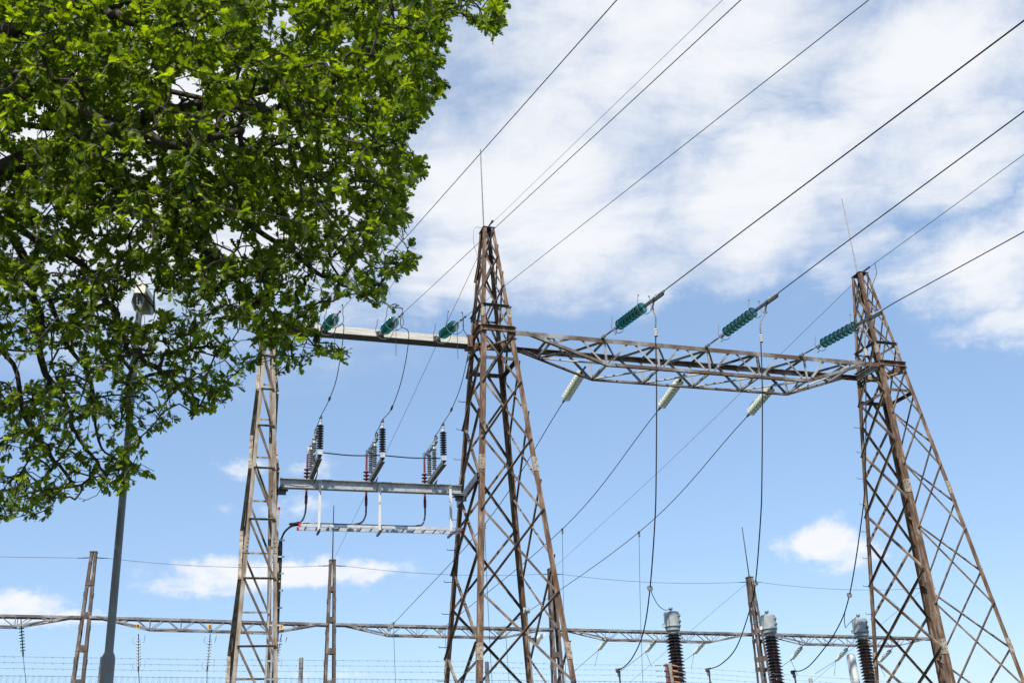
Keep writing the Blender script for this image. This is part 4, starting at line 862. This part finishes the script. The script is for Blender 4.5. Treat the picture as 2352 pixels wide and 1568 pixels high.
for i, (px, py, Y) in enumerate(((1541, 1404, 28.0), (1762, 1411, 28.9), (1972, 1419, 29.8))):
    o = pct if i == 0 else copy_tree(pct); p = at(px, py, Y); o.location = [float(q) for q in p]; o.rotation_euler = (0, 0, rad(-8*i)); o.scale = (.93, .93, 1); tag(o, ctl[i])
    a, _ = CT_TOP[i]; t = p+ZV*.08
    cc = thing('tap_clamp', a, ['silver clamp on the leftmost heavy dropper above the transformers', 'silver clamp on the middle heavy dropper in front of the rod post', 'silver clamp on the heavy dropper left of the right tower leg'][i], 'clamp', 'clamps on the heavy droppers'); mb = MB(); mb.box(a, .07, .07, .10)
    for k in range(3): bolt(mb, a+ZV*(.03*k-.03)+D*.03, D, .014, .03); bolt(mb, a+ZV*(.03*k-.03)-D*.03, -D, .014, .03)
    mb.build('clamp_body', MT['iron'], cc)
    bend = [(1513, 1390), (1723, 1425), (1942, 1440)][i]
    b2 = [(1528, 1400), (1738, 1431), (1950, 1431)][i]
    wire('tap_lead', [a, at(*[(1501, 1370), (1732, 1375), (1940, 1410)][i], a[1]+(t[1]-a[1])*.35), at(*bend, a[1]+(t[1]-a[1])*.65), at(*b2, a[1]+(t[1]-a[1])*.9), t], .010, MT['copper'], ['thin green lead curving to the leftmost transformer head', 'thin green lead curving to the middle transformer head', 'thin green lead curving to the rightmost transformer head'][i], 'wire', 'green leads to the transformers', 6, 6)
# bushing terminals with a clamp where the heavy droppers land
gK = 'terminals where the heavy droppers land'
def terminal():
    root = lthing('equipment_terminal', '', 'terminal', gK)       # z = 0 at the clamp
    mb = MB(); mb.box((0, 0, -.02), .10, .07, .09); mb.box((.02, 0, -.11), .07, .07, .10); mb.tube([(-.06, 0, .0), (.09, 0, .02)], .024, 8)
    for s in (-1, 1): bolt(mb, (s*.03, -.035, -.02), (0, -1, 0), .014, .03)
    mb.build('clamp', MT['dark'], root)
    mb = MB(); mb.lathe([(.022, -.34), (.022, -.14)], (.03, 0, 0), ZV, 10); mb.lathe([(.04, -.36), (.04, -.32)], (.03, 0, 0), ZV, 10); mb.build('stem', MT['dark'], root)
    mb = MB(); mb.lathe([(.14, -.62), (.13, -.56), (.075, -.52), (.062, -.38), (.05, -.36)], (.03, 0, 0), ZV, 20); mb.lathe([(.19, -.66), (.19, -.62)], (.03, 0, 0), ZV, 20)
    for k in range(8): an = k*math.pi/4; bolt(mb, (.03+.165*math.cos(an), .165*math.sin(an), -.62), ZV, .018, .05)
    mb.build('white_cap', MT['white'], root)
    mb = MB(); mb.lathe(sheds(14, .085, .12, .19, -.66-14*.085, .6), (.03, 0, 0), ZV, 24); mb.build('ribbed_bushing', MT['brown'], root)
    mb = MB(); mb.lathe([(.16, -3.9), (.16, -1.86)], (.03, 0, 0), ZV, 16); mb.build('stand', MT['galv_dark'], root)
    return root
ptm = terminal()
for i in range(3):
    o = ptm if i == 0 else copy_tree(ptm); p = CT_TOP[i][1]; o.location = [float(q) for q in p]
    tag(o, ['white capped terminal left of the leftmost transformer, black cable landing on it', 'white capped terminal between the leftmost and middle transformers', 'white capped terminal between the middle and rightmost transformers'][i])
# pale round-topped column
p = at(1953, 1500, 31); root = thing('pale_column', (p[0], p[1], 0), 'pale grey round topped column beside the rightmost transformer', 'column')
mb = MB(); mb.lathe([(.155, -p[2]+.1), (.135, -1.2), (.128, -.12), (.118, -.05), (.09, -.015), (.04, .0)], p, ZV, 24); mb.build('shaft', MT['white'], root)
mb = MB(); mb.lathe([(.26, 0.0), (.26, .1)], (p[0], p[1], 0), ZV, 20); mb.build('base_flange', MT['galv'], root)

# ------------------------------------------------------------------ floodlight on the middle tower
c = at(1232, 1466, 23.6); root = thing('floodlight', c, 'white wedge floodlight fixed to a rear leg of the middle tower', 'floodlight')
mb = MB(); x, y, z = D, N, ZV
vs = [c+D*(-.02)-N*.10+ZV*.0, c+D*(-.02)+N*.10+ZV*.0, c+D*.20-N*.12+ZV*.10, c+D*.20+N*.12+ZV*.10, c+D*.02-N*.10-ZV*.14, c+D*.02+N*.10-ZV*.14, c+D*.02-N*.08+ZV*.08, c+D*.02+N*.08+ZV*.08]
mb.add(vs, [[6, 2, 3, 7], [0, 6, 7, 1], [0, 4, 2, 6], [1, 7, 3, 5], [0, 1, 5, 4]]); mb.build('housing', MT['floodwhite'], root)
mb = MB(); mb.add([vs[4], vs[5], vs[3], vs[2], vs[4]+(vs[2]-vs[4])*.5-ZV*.03-D*-.03], [[0, 1, 2, 3]]); mb.build('lens', MT['floodglass'], root)
mb = MB(); mb.bar(c-D*.02, c-D*.16-ZV*.02, .05, .07); mb.box(c-D*.17, .03, .14, .12, D, N, ZV); mb.build('bracket', MT['dark'], root)
c = at(1209.5, 1401, 22.9); root = thing('junction_box', c, 'small white junction box on a rear leg of the middle tower', 'junction box')
mb = MB(); mb.box(c, .14, .06, .12, D, N, ZV); mb.build('box_body', MT['white'], root); mb = MB(); mb.lathe([(.05, 0), (.05, .04), (.03, .06)], c-N*.03, -N, 12); mb.build('photocell', MT['galv'], root)
wire('conduit', [c-ZV*.06, c-ZV*1.0+D*.03+N*.02, c-ZV*2.6+D*.16+N*.10], .02, MT['rust_pale'], 'thin pale conduit running down the rear leg below the junction box', 'conduit', None, 6)

# ------------------------------------------------------------------ street lamp
L0, L1 = at(250, 1500, 10.0), at(324, 668, 10.0)
base = L0+(L0-L1)*(L0[2]/(L1[2]-L0[2])); base[2] = 0
root = thing('street_lamp', base, 'tall grey street lamp rising into the oak, thick sleeve at its foot', 'street lamp'); ax = nrm(L1-base); HL = np.linalg.norm(L1-base)
h1 = np.linalg.norm(at(250, 1503, 10.0)-base)
mb = MB(); mb.lathe([(.066, 0), (.064, h1-.04), (.058, h1-.01), (.040, h1+.03)], base, ax, 24); mb.build('sleeve', MT['lamp_grey'], root)
mb = MB(); mb.lathe([(.041, h1-.02), (.036, h1+(HL-h1)*.5), (.034, HL-.1)], base, ax, 24); mb.build('pole', MT['lamp_grey'], root)
mb = MB(); mb.box(base+ax*.8-np.array([0, .064, 0]), .08, .012, .35); mb.build('door', MT['lamp_grey'], root)
T = L1-ax*.1; hx = nrm([-.24, .97, 0]); hy = np.array([-hx[1], hx[0], 0])
mb = MB(); mb.lathe([(.040, -.06), (.044, 0), (.044, .05)], T, ax, 20); mb.build('spigot', MT['lamp_grey'], root)
lp = MB()   # lantern body: tapering shell along hx
st = [(-.08, .065, .02, .09), (.02, .08, .015, .11), (.20, .125, .0, .115), (.42, .12, .0, .09), (.55, .07, .01, .05)]
vs = []; 
for s, hw, zl, zh in st:
    c = T+hx*s+ZV*.05; vs += [c-hy*hw+ZV*zl, c+hy*hw+ZV*zl, c+hy*hw*.98+ZV*(zl+zh*.6), c+hy*hw*.6+ZV*(zl+zh), c-hy*hw*.6+ZV*(zl+zh), c-hy*hw*.98+ZV*(zl+zh*.6)]
fs = [[i*6+j, i*6+(j+1) % 6, (i+1)*6+(j+1) % 6, (i+1)*6+j] for i in range(4) for j in range(6)]+[[5, 4, 3, 2, 1, 0], [24, 25, 26, 27, 28, 29]]
lp.add(vs, fs); lp.build('lantern_body', MT['floodwhite'], root)
lp = MB(); vs = []
for s, hw, dz in ((.04, .07, .0), (.09, .105, .045), (.22, .12, .065), (.40, .11, .05), (.50, .075, .0)):
    c = T+hx*s+ZV*.045
    vs += [c-hy*hw, c-hy*hw*.7-ZV*dz, c+hy*hw*.7-ZV*dz, c+hy*hw]
lp.add(vs, [[i*4+j, (i+1)*4+j, (i+1)*4+j+1, i*4+j+1] for i in range(4) for j in range(3)], True); lp.build('bowl', MT['lamp_bowl'], root)
lp = MB(); c = T-hx*.092+ZV*.085; lp.box(c, .012, .115, .115, hx, hy, ZV)
for s in (-1, 1): lp.box(c-hx*.012+hy*s*.05-ZV*.06, .018, .018, .018, hx, hy, ZV)
lp.build('rear_hatch', MT['floodwhite'], root)

# ------------------------------------------------------------------ fence
FA, FBp = at(-260, 1546, 12.05), at(1537, 1563, 14.25)
fd = FBp-FA; fl = np.linalg.norm(fd[:2]); fu = fd/fl
FC = at(2420, 1592, 15.6)
def fence_run(A, Bq, label, posts, tops, clab, first=False):
    root = thing('chain_link_fence', (A[0], A[1], 0), label, 'fence', 'runs of the boundary fence'); L = np.linalg.norm((Bq-A)[:2]); u = (Bq-A)/L
    mb = MB(); cell = .072; nw = int(L/cell); H = A[2]-.05; rows = int(H/(cell/1.0))
    vs = []; fs = []
    side = nrm(np.array([-u[1], u[0], 0])); r = .0015
    for k in range(nw):
        for sgn in (1,):
            pts = []
            for j in range(2*rows+1):
                x = k*cell+(cell*.53 if j % 2 else -cell*.03); pts.append(A+u*x-ZV*(j*cell*.5)+side*(.0035 if j % 2 else -.0035))
            o = len(vs)
            for j, p in enumerate(pts):
                vs += [p+side*r*1.0+u*0, p-side*r*.5+u*r, p-side*r*.5-u*r]
            for j in range(len(pts)-1):
                for q in range(3): fs.append([o+j*3+q, o+j*3+(q+1) % 3, o+(j+1)*3+(q+1) % 3, o+(j+1)*3+q])
            # the knuckle twisted over the top wire
    # the second set of diagonals
    for k in range(nw):
        pts = [A+u*(k*cell+(-cell*.53+cell if j % 2 == 0 else -cell*.03+cell*.0))-ZV*(j*cell*.5)-side*.004 for j in range(2*rows+1)]
        pts = [A+u*(k*cell+(cell*.0 if j % 2 else cell*.5))-ZV*(j*cell*.5)-side*.004 for j in range(2*rows+1)]
        o = len(vs)
        for p in pts: vs += [p+side*r, p-side*r*.5+u*r, p-side*r*.5-u*r]
        for j in range(len(pts)-1):
            for q in range(3): fs.append([o+j*3+q, o+j*3+(q+1) % 3, o+(j+1)*3+(q+1) % 3, o+(j+1)*3+q])
    mb.add(vs, fs); mb.build('wire_mesh', MT['fence'], root)
    mb = MB(); mb.tube([A-ZV*.012, Bq-ZV*.012], .0022, 4); mb.build('top_wire', MT['fence'], root)
    for (p0, p1) in tops:
        mb = MB(); p0, p1 = np.asarray(p0), np.asarray(p1); n_ = int(np.linalg.norm(p1-p0)/.11); uu = nrm(p1-p0); mb.tube([p0, (p0+p1)/2-ZV*.015, p1], .0015, 4)
        for k in range(n_):
            c = p0+(p1-p0)*(k+.3+.4*rng.random())/n_-ZV*.06*((k/n_)*(1-k/n_)); an = rng.random()*3
            for s in (0, 1.7): dd = math.cos(an+s)*side+math.sin(an+s)*ZV; mb.tube([c-dd*.016+uu*.006, c+dd*.014-uu*.006], .0013, 3)
        mb.build('barbed_wire', MT['fence'], root)
    for P, wd_, top in posts:
        mb = MB(); mb.lathe([(wd_, -P[2]), (wd_, 0), (wd_*.6, .01)], P, ZV, 14)
        for q in (.12, .22, .34): mb.lathe([(wd_*1.15, -q-.012), (wd_*1.15, -q)], P, ZV, 14)
        mb.build('fence_post', MT['postrust'], root)
    return root
def dep(px): return float(np.interp(px, [-260, 1537], [12.05, 14.25]))
tops = []
for y0, y1, y2 in ((1503.5, 1518, 1526.5), (1517.5, 1529.7, 1538), (1531, 1543, 1549.5)):
    a, m_, c = at(-260, y0-1, dep(-260)), at(1091, y1, dep(1091)), at(1537, y2, dep(1537)); tops += [(a, m_), (m_, c)]
fence_run(FA, FBp, 'chain link fence with barbed wire along the bottom, up to the strain post', [(at(236, 1508, dep(236)+.05)+fu*0, .028, 0), (at(692, 1510, dep(692)+.05), .027, 0), (at(1118, 1520, dep(1118)+.05), .028, 0)], tops, None)
tops = []
for y0, y1 in ((1530, 1572), (1541, 1584), (1552, 1596)): tops.append((at(1548, y0, 14.3), at(2420, y1+14, 15.6)))
fence_run(FBp+fu*.02, FC, 'short run of chain link fence turning away beyond the strain post', [(at(1861, 1557, 14.85), .026, 0)], tops, None)
# strain post with insulators
P = at(1537, 1522, 14.28); root = thing('strain_post', (P[0], P[1], 0), 'flaking white strain post with red and orange wire insulators in front of a transformer', 'post')
mb = MB(); mb.angle(np.array([P[0]-.035, P[1], 0]), P-D*.035, .075, .008, D, N); mb.build('post_body', MT['postrust'], root)
for k in range(4):
    z = P-ZV*(.03+.072*k)+D*.005*k
    mb = MB(); mb.lathe([(.012, 0), (.014, .01), (.014, .06), (.012, .07)], z-D*.03-N*.02, -D, 10); mb.build('sleeve_insulator', MT['maroon'], root)
    mb = MB(); dv = nrm(D*.95-N*.3-ZV*.22); mb.lathe([(.014, 0), (.014, .07), (.008, .075)], z+D*.03-N*.01, dv, 8); mb.build('spring_insulator', MT['orange'], root)
    mb = MB(); mb.tube([z+D*.03-N*.01+dv*.07, z+D*.03-N*.01+dv*.17], .004, 5); mb.tube([z-D*.13-N*.02, z-D*.22-N*.02], .004, 5); mb.ball(z-D*.22-N*.02, .008); mb.ball(z+D*.03-N*.01+dv*.17, .01); mb.build('wire_tie', MT['iron'], root)

# ------------------------------------------------------------------ oak tree
POLY = np.array([(-620, -420), (1010, -420), (1110, -180), (1165, -30), (1165, 20), (1160, 60), (1145, 84), (1095, 70), (1070, 40), (1045, 22), (1036, 60), (1032, 105), (1012, 150), (1022, 195), (998, 250), (965, 292), (932, 290), (925, 330),
    (970, 362), (978, 400), (945, 425), (928, 455), (945, 515), (930, 545), (965, 590), (945, 630), (890, 645), (910, 712), (890, 722), (845, 700), (795, 680), (740, 722), (712, 752), (770, 790), (812, 808), (782, 836), (735, 822), (700, 850), (640, 868),
    (605, 838), (570, 840), (560, 895), (515, 922), (492, 952), (455, 965), (420, 940), (382, 992), (390, 1008), (345, 1032), (322, 1044), (358, 1086), (344, 1100), (308, 1108), (284, 1142), (240, 1130), (202, 1108), (200, 1152), (142, 1162), (100, 1202), (40, 1182), (-620, 1330)], float)
def inpoly(p):
    x, y = p[:, 0], p[:, 1]; c = np.zeros(len(p), bool); q = np.roll(POLY, -1, 0)
    for (x0, y0), (x1, y1) in zip(POLY, q):
        if y0 == y1: continue
        m = ((y0 > y) != (y1 > y)) & (x < (x1-x0)*(y-y0)/(y1-y0)+x0); c ^= m
    return c
HOLES = [(50, 852, 70, 30, .95), (326, 698, 42, 56, .92), (1088, 14, 42, 26, .75), (1128, 50, 20, 16, .6), (1040, 0, 22, 18, .5), (385, 700, 20, 30, .6), (150, 640, 40, 40, .5), (430, 215, 45, 50, .8), (610, 225, 30, 26, .8), (640, 70, 50, 40, .8), (530, 560, 45, 40, .7), (520, 545, 30, 40, .6), (80, 300, 60, 25, .8), (40, 560, 50, 40, .6),
         (620, 540, 40, 30, .6), (900, 560, 40, 30, .6), (860, 600, 50, 26, .6), (560, 310, 30, 20, .7), (230, 1010, 60, 40, .5), (250, 900, 40, 30, .5), (170, 920, 40, 30, .5), (330, 830, 40, 40, .35), (560, 790, 40, 40, .4), (690, 640, 60, 40, .5), (110, 690, 40, 50, .5), (330, 560, 40, 30, .4)]
def oak():
    base = np.array([-6.3, 7.4, 0.0]); root = thing('oak_tree', base, 'leafy green oak whose crown fills the upper left of the view', 'tree')
    nodes = []; par = []; minr = []; chains = []; inch = set()
    def add(p, pa, r=0.0): nodes.append(np.asarray(p, float)); par.append(pa); minr.append(r); return len(nodes)-1
    i0 = add(base, -1, .34); i1 = add(base+[.1, 0, 1.6], i0, .28); i2 = add(base+[.15, -.05, 3.3], i1, .26); i3 = add(base+[.3, -.1, 5.2], i2, .22); i4 = add(base+[.35, 0, 7.5], i3, .16); i5 = add(base+[.5, .3, 10.0], i4, .09)
    def limb(start, pts, r0, r1):
        ch = [start]; chains.append(ch); k = start; sp = spline([nodes[start]]+[at(x, y, Y) for x, y, Y in pts], 5); m = len(sp)
        for j, p in enumerate(sp[1:]): k = add(p+rng.normal(0, .012, 3), k, r0+(r1-r0)*(j+1)/m); ch.append(k); inch.add(k)
        return k
    limb(i3, [(-250, 560, 7.0), (0, 400, 6.8), (146, 342, 6.7), (256, 288, 6.6), (348, 262, 6.6), (458, 240, 6.6), (560, 222, 6.7), (720, 180, 6.9), (880, 120, 7.1)], .15, .02)
    limb(i4, [(-300, 120, 6.3), (0, 75, 6.0), (90, 38, 5.9), (190, 8, 5.9), (330, -60, 5.9), (600, -160, 6.2)], .12, .03)
    limb(i4, [(-250, 60, 6.8), (0, 60, 6.5), (100, 45, 6.3), (200, 40, 6.1), (260, 22, 6.0), (330, -20, 5.9)], .06, .018)
    limb(i4, [(-200, -150, 6.6), (150, -60, 6.1), (200, -4, 5.9), (256, 30, 5.8), (348, 58, 5.8), (440, 45, 5.8), (550, 10, 5.9), (700, -40, 6.2)], .08, .015)
    limb(i4, [(0, -180, 7.0), (260, -20, 6.4), (335, 48, 6.3), (384, 108, 6.3), (476, 168, 6.4), (570, 235, 6.6)], .07, .012)
    limb(i3, [(-200, 190, 6.5), (0, 168, 6.0), (92, 183, 5.9), (157, 212, 5.8), (205, 256, 5.7), (256, 297, 5.7), (330, 311, 5.7), (392, 333, 5.8), (476, 318, 5.9), (560, 300, 6.2)], .07, .012)
    limb(i3, [(-200, 230, 6.6), (110, 190, 6.2), (160, 176, 6.1), (205, 130, 6.0), (240, 102, 6.0), (320, 62, 6.1)], .035, .008)
    limb(i2, [(-250, 420, 8.6), (-60, 460, 8.5), (40, 565, 8.4), (66, 644, 8.4), (92, 737, 8.4), (99, 824, 8.4), (114, 882, 8.4), (145, 921, 8.4), (176, 996, 8.5), (207, 1044, 8.5), (250, 1090, 8.6)], .075, .016)
    limb(i2, [(-250, 520, 8.2), (30, 620, 8.1), (97, 657, 8.1), (145, 763, 8.1), (202, 868, 8.2), (215, 940, 8.2), (230, 1030, 8.3)], .045, .013)
    limb(i2, [(-200, 500, 7.6), (150, 590, 7.6), (255, 705, 7.6), (281, 780, 7.6), (325, 820, 7.6), (374, 860, 7.7), (450, 905, 7.8)], .055, .013)
    limb(i2, [(-250, 900, 8.6), (0, 943, 8.5), (44, 925, 8.5), (101, 903, 8.4), (114, 882, 8.4)], .026, .014)
    limb(i2, [(-300, 700, 8.2), (0, 800, 8.3), (60, 960, 8.4), (130, 1060, 8.5), (170, 1110, 8.5)], .036, .011)
    limb(i3, [(-100, 420, 7.4), (300, 420, 7.4), (480, 470, 7.6), (640, 560, 7.8), (760, 640, 8.0), (860, 690, 8.2)], .06, .008)
    limb(i3, [(0, 460, 7.0), (330, 500, 7.0), (500, 600, 7.2), (620, 720, 7.4), (720, 790, 7.6)], .05, .008)
    limb(i4, [(300, 120, 7.6), (640, 120, 7.8), (800, 30, 8.0), (960, -30, 8.2), (1040, -10, 8.3), (1105, 20, 8.4)], .05, .008)
    limb(i4, [(200, 300, 8.0), (560, 380, 8.0), (760, 400, 8.2), (900, 430, 8.4), (960, 390, 8.5)], .05, .008)
    limb(i4, [(300, 200, 7.5), (650, 280, 7.6), (830, 240, 7.8), (960, 190, 8.0)], .04, .008)
    # twig ends
    cl = []; n_try = 82000
    px = rng.uniform(-620, 1180, n_try); py = rng.uniform(-420, 1300, n_try); P = np.stack([px, py], 1); ok = inpoly(P)
    dens = np.ones(n_try)*.95
    dens *= np.interp(py, [0, 450, 650, 800, 1200], [.95, 1, .72, .48, .43])
    # clumps: cheap value noise on a grid
    G = rng.random((40, 40)); gx = (px+620)/65; gy = (py+420)/65; ix, iy = gx.astype(int) % 39, gy.astype(int) % 39; fx, fy = gx % 1, gy % 1
    nz = G[ix, iy]*(1-fx)*(1-fy)+G[ix+1, iy]*fx*(1-fy)+G[ix, iy+1]*(1-fx)*fy+G[ix+1, iy+1]*fx*fy
    dens *= np.clip(.35+1.25*nz, .25, 1.25)
    for hx_, hy_, rx, ry, a in HOLES: dens *= 1-a*(((px-hx_)/rx)**2+((py-hy_)/ry)**2 < 1.0)
    out_ = (px < -60) | (py < -60); dens[out_] *= .40
    keep = ok & (rng.random(n_try) < dens*CL_DENS)
    px, py = px[keep], py[keep]; n = len(px)
    Y = 7.0+1.5*np.clip((py-300)/900, -.3, 1)+.5*np.clip((px-500)/600, 0, 1)+rng.normal(0, .95, n); Y = np.clip(Y, 5.1, 9.6)
    pts = np.array([at(a, c, y) for a, c, y in zip(px, py, Y)])
    # unseen rest of the crown to the left, shaped to shade the lamp pole
    q = rng.uniform(-1, 1, (9000, 3)); q = q[(q**2).sum(1) < 1]; q = q*np.array([4.2, 4.2, 3.4])+np.array([-7.6, 6.9, 6.5]); sc = proj(q)
    q = q[((sc[:, 0] < -70) | (sc[:, 1] < -70)) & (((q-CAM) @ FW) > .3) & (q[:, 1] > 2.5)][:2300]; pts = np.concatenate([pts, q]); n = len(pts)
    # attach twig ends to the nearest wood, nearest first
    NP = np.array(nodes); d2 = ((pts[:, None, :]-NP[None])**2).sum(-1); order = np.argsort(d2.min(1))
    arr = np.zeros((len(nodes)+4*n+10, 3)); arr[:len(nodes)] = NP; cnt = len(nodes); ends = []
    for q in order:
        p = pts[q]; dd = ((arr[4:cnt]-p)**2).sum(1); k = int(np.argmin(dd))+4; a = arr[k]; v = p-a; Ln = math.sqrt(dd[k-4])
        if Ln < 1e-3: continue
        ns = 3 if Ln > .35 else 2; bend = rng.normal(0, .10*Ln, 3)+np.array([0, 0, .10*Ln]); prev = k
        for s in range(1, ns+1):
            t = s/ns; w = a+v*t+bend*math.sin(math.pi*t)
            prev = add(w, prev, .0); arr[cnt] = w; cnt += 1
        ends.append((prev, nrm(v+rng.normal(0, .2*Ln, 3))))
    n_all = len(nodes); load = np.zeros(n_all); 
    for e, _ in ends: load[e] += 1
    for i in range(n_all-1, 0, -1):
        if par[i] >= 0: load[par[i]] += load[i]
    R = np.maximum(.0026*np.power(np.maximum(load, 1), .40), np.array(minr)*.72)
    # wood meshes: trunk and big limbs, and the thin twigs
    wood, twg = MB(), MB()
    for i in range(1, n_all):
        if i in inch or i < 6: continue
        a, c = nodes[par[i]], nodes[i]; ra, rc = (R[par[i]] if par[i] < 6 or R[par[i]] < R[i]*1.8 else R[i]*1.25), R[i]
        mb = wood if rc > .02 else twg; mb.tube([a, c], [ra, rc], 9 if rc > .02 else (5 if rc > .007 else 4), False)
    for ch in chains:
        rr_ = [R[i] for i in ch]; rr_[0] = min(rr_[0], rr_[1]*1.15)
        for a in range(len(rr_)-2, -1, -1): rr_[a] = max(rr_[a], rr_[a+1])
        wood.tube([nodes[i] for i in ch], rr_, 10, False)
    tr = MB()
    tr.tube([nodes[i] for i in (0, 1, 2, 3, 4, 5)], [.42, .31, .27, .23, .16, .09], 14); tr.build('trunk', MT['bark'], root)
    wood.build('limbs', MT['bark'], root); twg.build('twigs', MT['bark'], root)
    # leaves: five-lobed oak leaves, folded along the midrib
    t = np.array([0, .14, .22, .32, .44, .54, .68, .76, .90, 1.0]); hw = np.array([.0, .045, .18, .07, .28, .10, .33, .15, .22, .0])
    m = len(t); L3 = []
    for k in range(m): L3.append((0, t[k]))
    for k in range(1, m-1): L3.append((hw[k], t[k]-.02+(.05 if hw[k] > .16 else 0)))
    for k in range(1, m-1): L3.append((-hw[k], t[k]-.02+(.05 if hw[k] > .16 else 0)))
    L3 = np.array(L3); F = []
    rr = lambda k: m+k-1; ll = lambda k: m+(m-2)+k-1
    F.append((0, rr(1), 1)); F.append((0, 1, ll(1)))
    for k in range(1, m-2): F += [(k, rr(k), rr(k+1)), (k, rr(k+1), k+1), (k, ll(k+1), ll(k)), (k, k+1, ll(k+1))]
    F += [(m-2, rr(m-2), m-1), (m-2, m-1, ll(m-2))]; F = np.array(F)
    BP, DV, NV, SZ, TI, JT = [], [], [], [], [], []
    for e, dv in ends:
        c = nodes[e]; pa = nodes[par[e]]; k = rng.integers(9, 16); tint = rng.random(); csz = rng.uniform(.8, 1.25)*float(np.interp(nodes[e][2], [3.0, 4.6, 6.2], [.70, .80, 1.0])); jit = rng.normal(0, 13, 2); cn_ = rng.normal(0, .36, 3)
        x, y, z = frame_of(dv)
        for j in range(k):
            f = rng.random(); p = c+(pa-c)*f*f*.9; an = rng.random()*2*math.pi; sp = .35+.9*rng.random()
            d_ = nrm(dv*math.cos(sp)+(x*math.cos(an)+y*math.sin(an))*math.sin(sp)+np.array([0, 0, -.18])); n_ = nrm(np.array([0, -.12, 1.0])*.75+cn_+rng.normal(0, .34, 3)); n_ = n_-d_*(n_ @ d_)
            JT.append(jit); BP.append(p); DV.append(d_); NV.append(nrm(n_)); SZ.append((.042+.044*rng.random())*csz); TI.append(.72*tint+.28*rng.random())
    BP, DV, NV, SZ, TI = map(np.array, (BP, DV, NV, SZ, TI))
    q = proj(BP+DV*SZ[:, None]*.6); qj = q+np.array(JT)+rng.normal(0, 4, q.shape); front = (BP-CAM) @ FW > .3; ok = (inpoly(qj) | (q[:, 0] < -60) | (q[:, 1] < -60)) & front
    hole = np.zeros(len(q), bool)
    for hx_, hy_, rx, ry, a in HOLES: hole |= ((((q[:, 0]-hx_)/(rx*.9))**2+((q[:, 1]-hy_)/(ry*.9))**2) < 1) & (rng.random(len(q)) < a*.85)
    ok &= ~hole
    BP, DV, NV, SZ, TI = BP[ok], DV[ok], NV[ok], SZ[ok], TI[ok]
    SV = np.cross(DV, NV); n = len(BP); fold = rng.uniform(.05, .6, n); curl = rng.uniform(-.4, .2, n)
    lx, ly = L3[:, 0][None, :, None], L3[:, 1][None, :, None]
    zc = np.abs(L3[:, 0])[None]*fold[:, None]+curl[:, None]*(L3[:, 1]**2)[None]
    V = BP[:, None]+SZ[:, None, None]*((ly+.06)*DV[:, None]+lx*SV[:, None]+zc[:, :, None]*NV[:, None])
    nv = L3.shape[0]; FI = (F[None]+(np.arange(n)*nv)[:, None, None]).reshape(-1, 3)
    me = bpy.data.meshes.new('crown'); me.vertices.add(n*nv); me.vertices.foreach_set('co', (V.reshape(-1, 3)-base).astype(np.float32).ravel())
    nf = len(FI); me.loops.add(nf*3); me.loops.foreach_set('vertex_index', FI.ravel().astype(np.int32)); me.polygons.add(nf)
    me.polygons.foreach_set('loop_start', np.arange(0, nf*3, 3, dtype=np.int32)); me.polygons.foreach_set('loop_total', np.full(nf, 3, np.int32)); me.update(calc_edges=True)
    at_ = me.attributes.new('tint', 'FLOAT', 'POINT'); at_.data.foreach_set('value', np.repeat(TI, nv).astype(np.float32))
    me.materials.append(leaf_mat()); o = bpy.data.objects.new('crown', me); col.objects.link(o); o.parent = root
    print('LEAVES', n, 'clusters', len(ends))
def leaf_mat():
    m, nt, b = base_mat('oak_leaf'); nd, lk = nt.nodes, nt.links
    a = nd.new('ShaderNodeAttribute'); a.attribute_name = 'tint'
    cr = nd.new('ShaderNodeValToRGB'); lk.new(a.outputs['Fac'], cr.inputs[0])
    cr.color_ramp.elements[0].color = (.055, .092, .006, 1); cr.color_ramp.elements[1].color = (.26, .34, .016, 1); e = cr.color_ramp.elements.new(.62); e.color = (.122, .182, .009, 1)
    lk.new(cr.outputs[0], b.inputs['Base Color']); b.inputs['Roughness'].default_value = .5; b.inputs['Specular IOR Level'].default_value = .3
    tr = nd.new('ShaderNodeBsdfTranslucent'); hs = nd.new('ShaderNodeMix'); hs.data_type = 'RGBA'; hs.blend_type = 'MULTIPLY'; hs.inputs['Factor'].default_value = 1
    lk.new(cr.outputs[0], hs.inputs['A']); hs.inputs['B'].default_value = (2.15, 2.05, .6, 1); lk.new(hs.outputs['Result'], tr.inputs['Color'])
    mx = nd.new('ShaderNodeMixShader'); mx.inputs[0].default_value = .52; lk.new(b.outputs[0], mx.inputs[1]); lk.new(tr.outputs[0], mx.inputs[2])
    lk.new(mx.outputs[0], nt.nodes['Material Output'].inputs['Surface']); return m
CL_DENS = .33
oak()
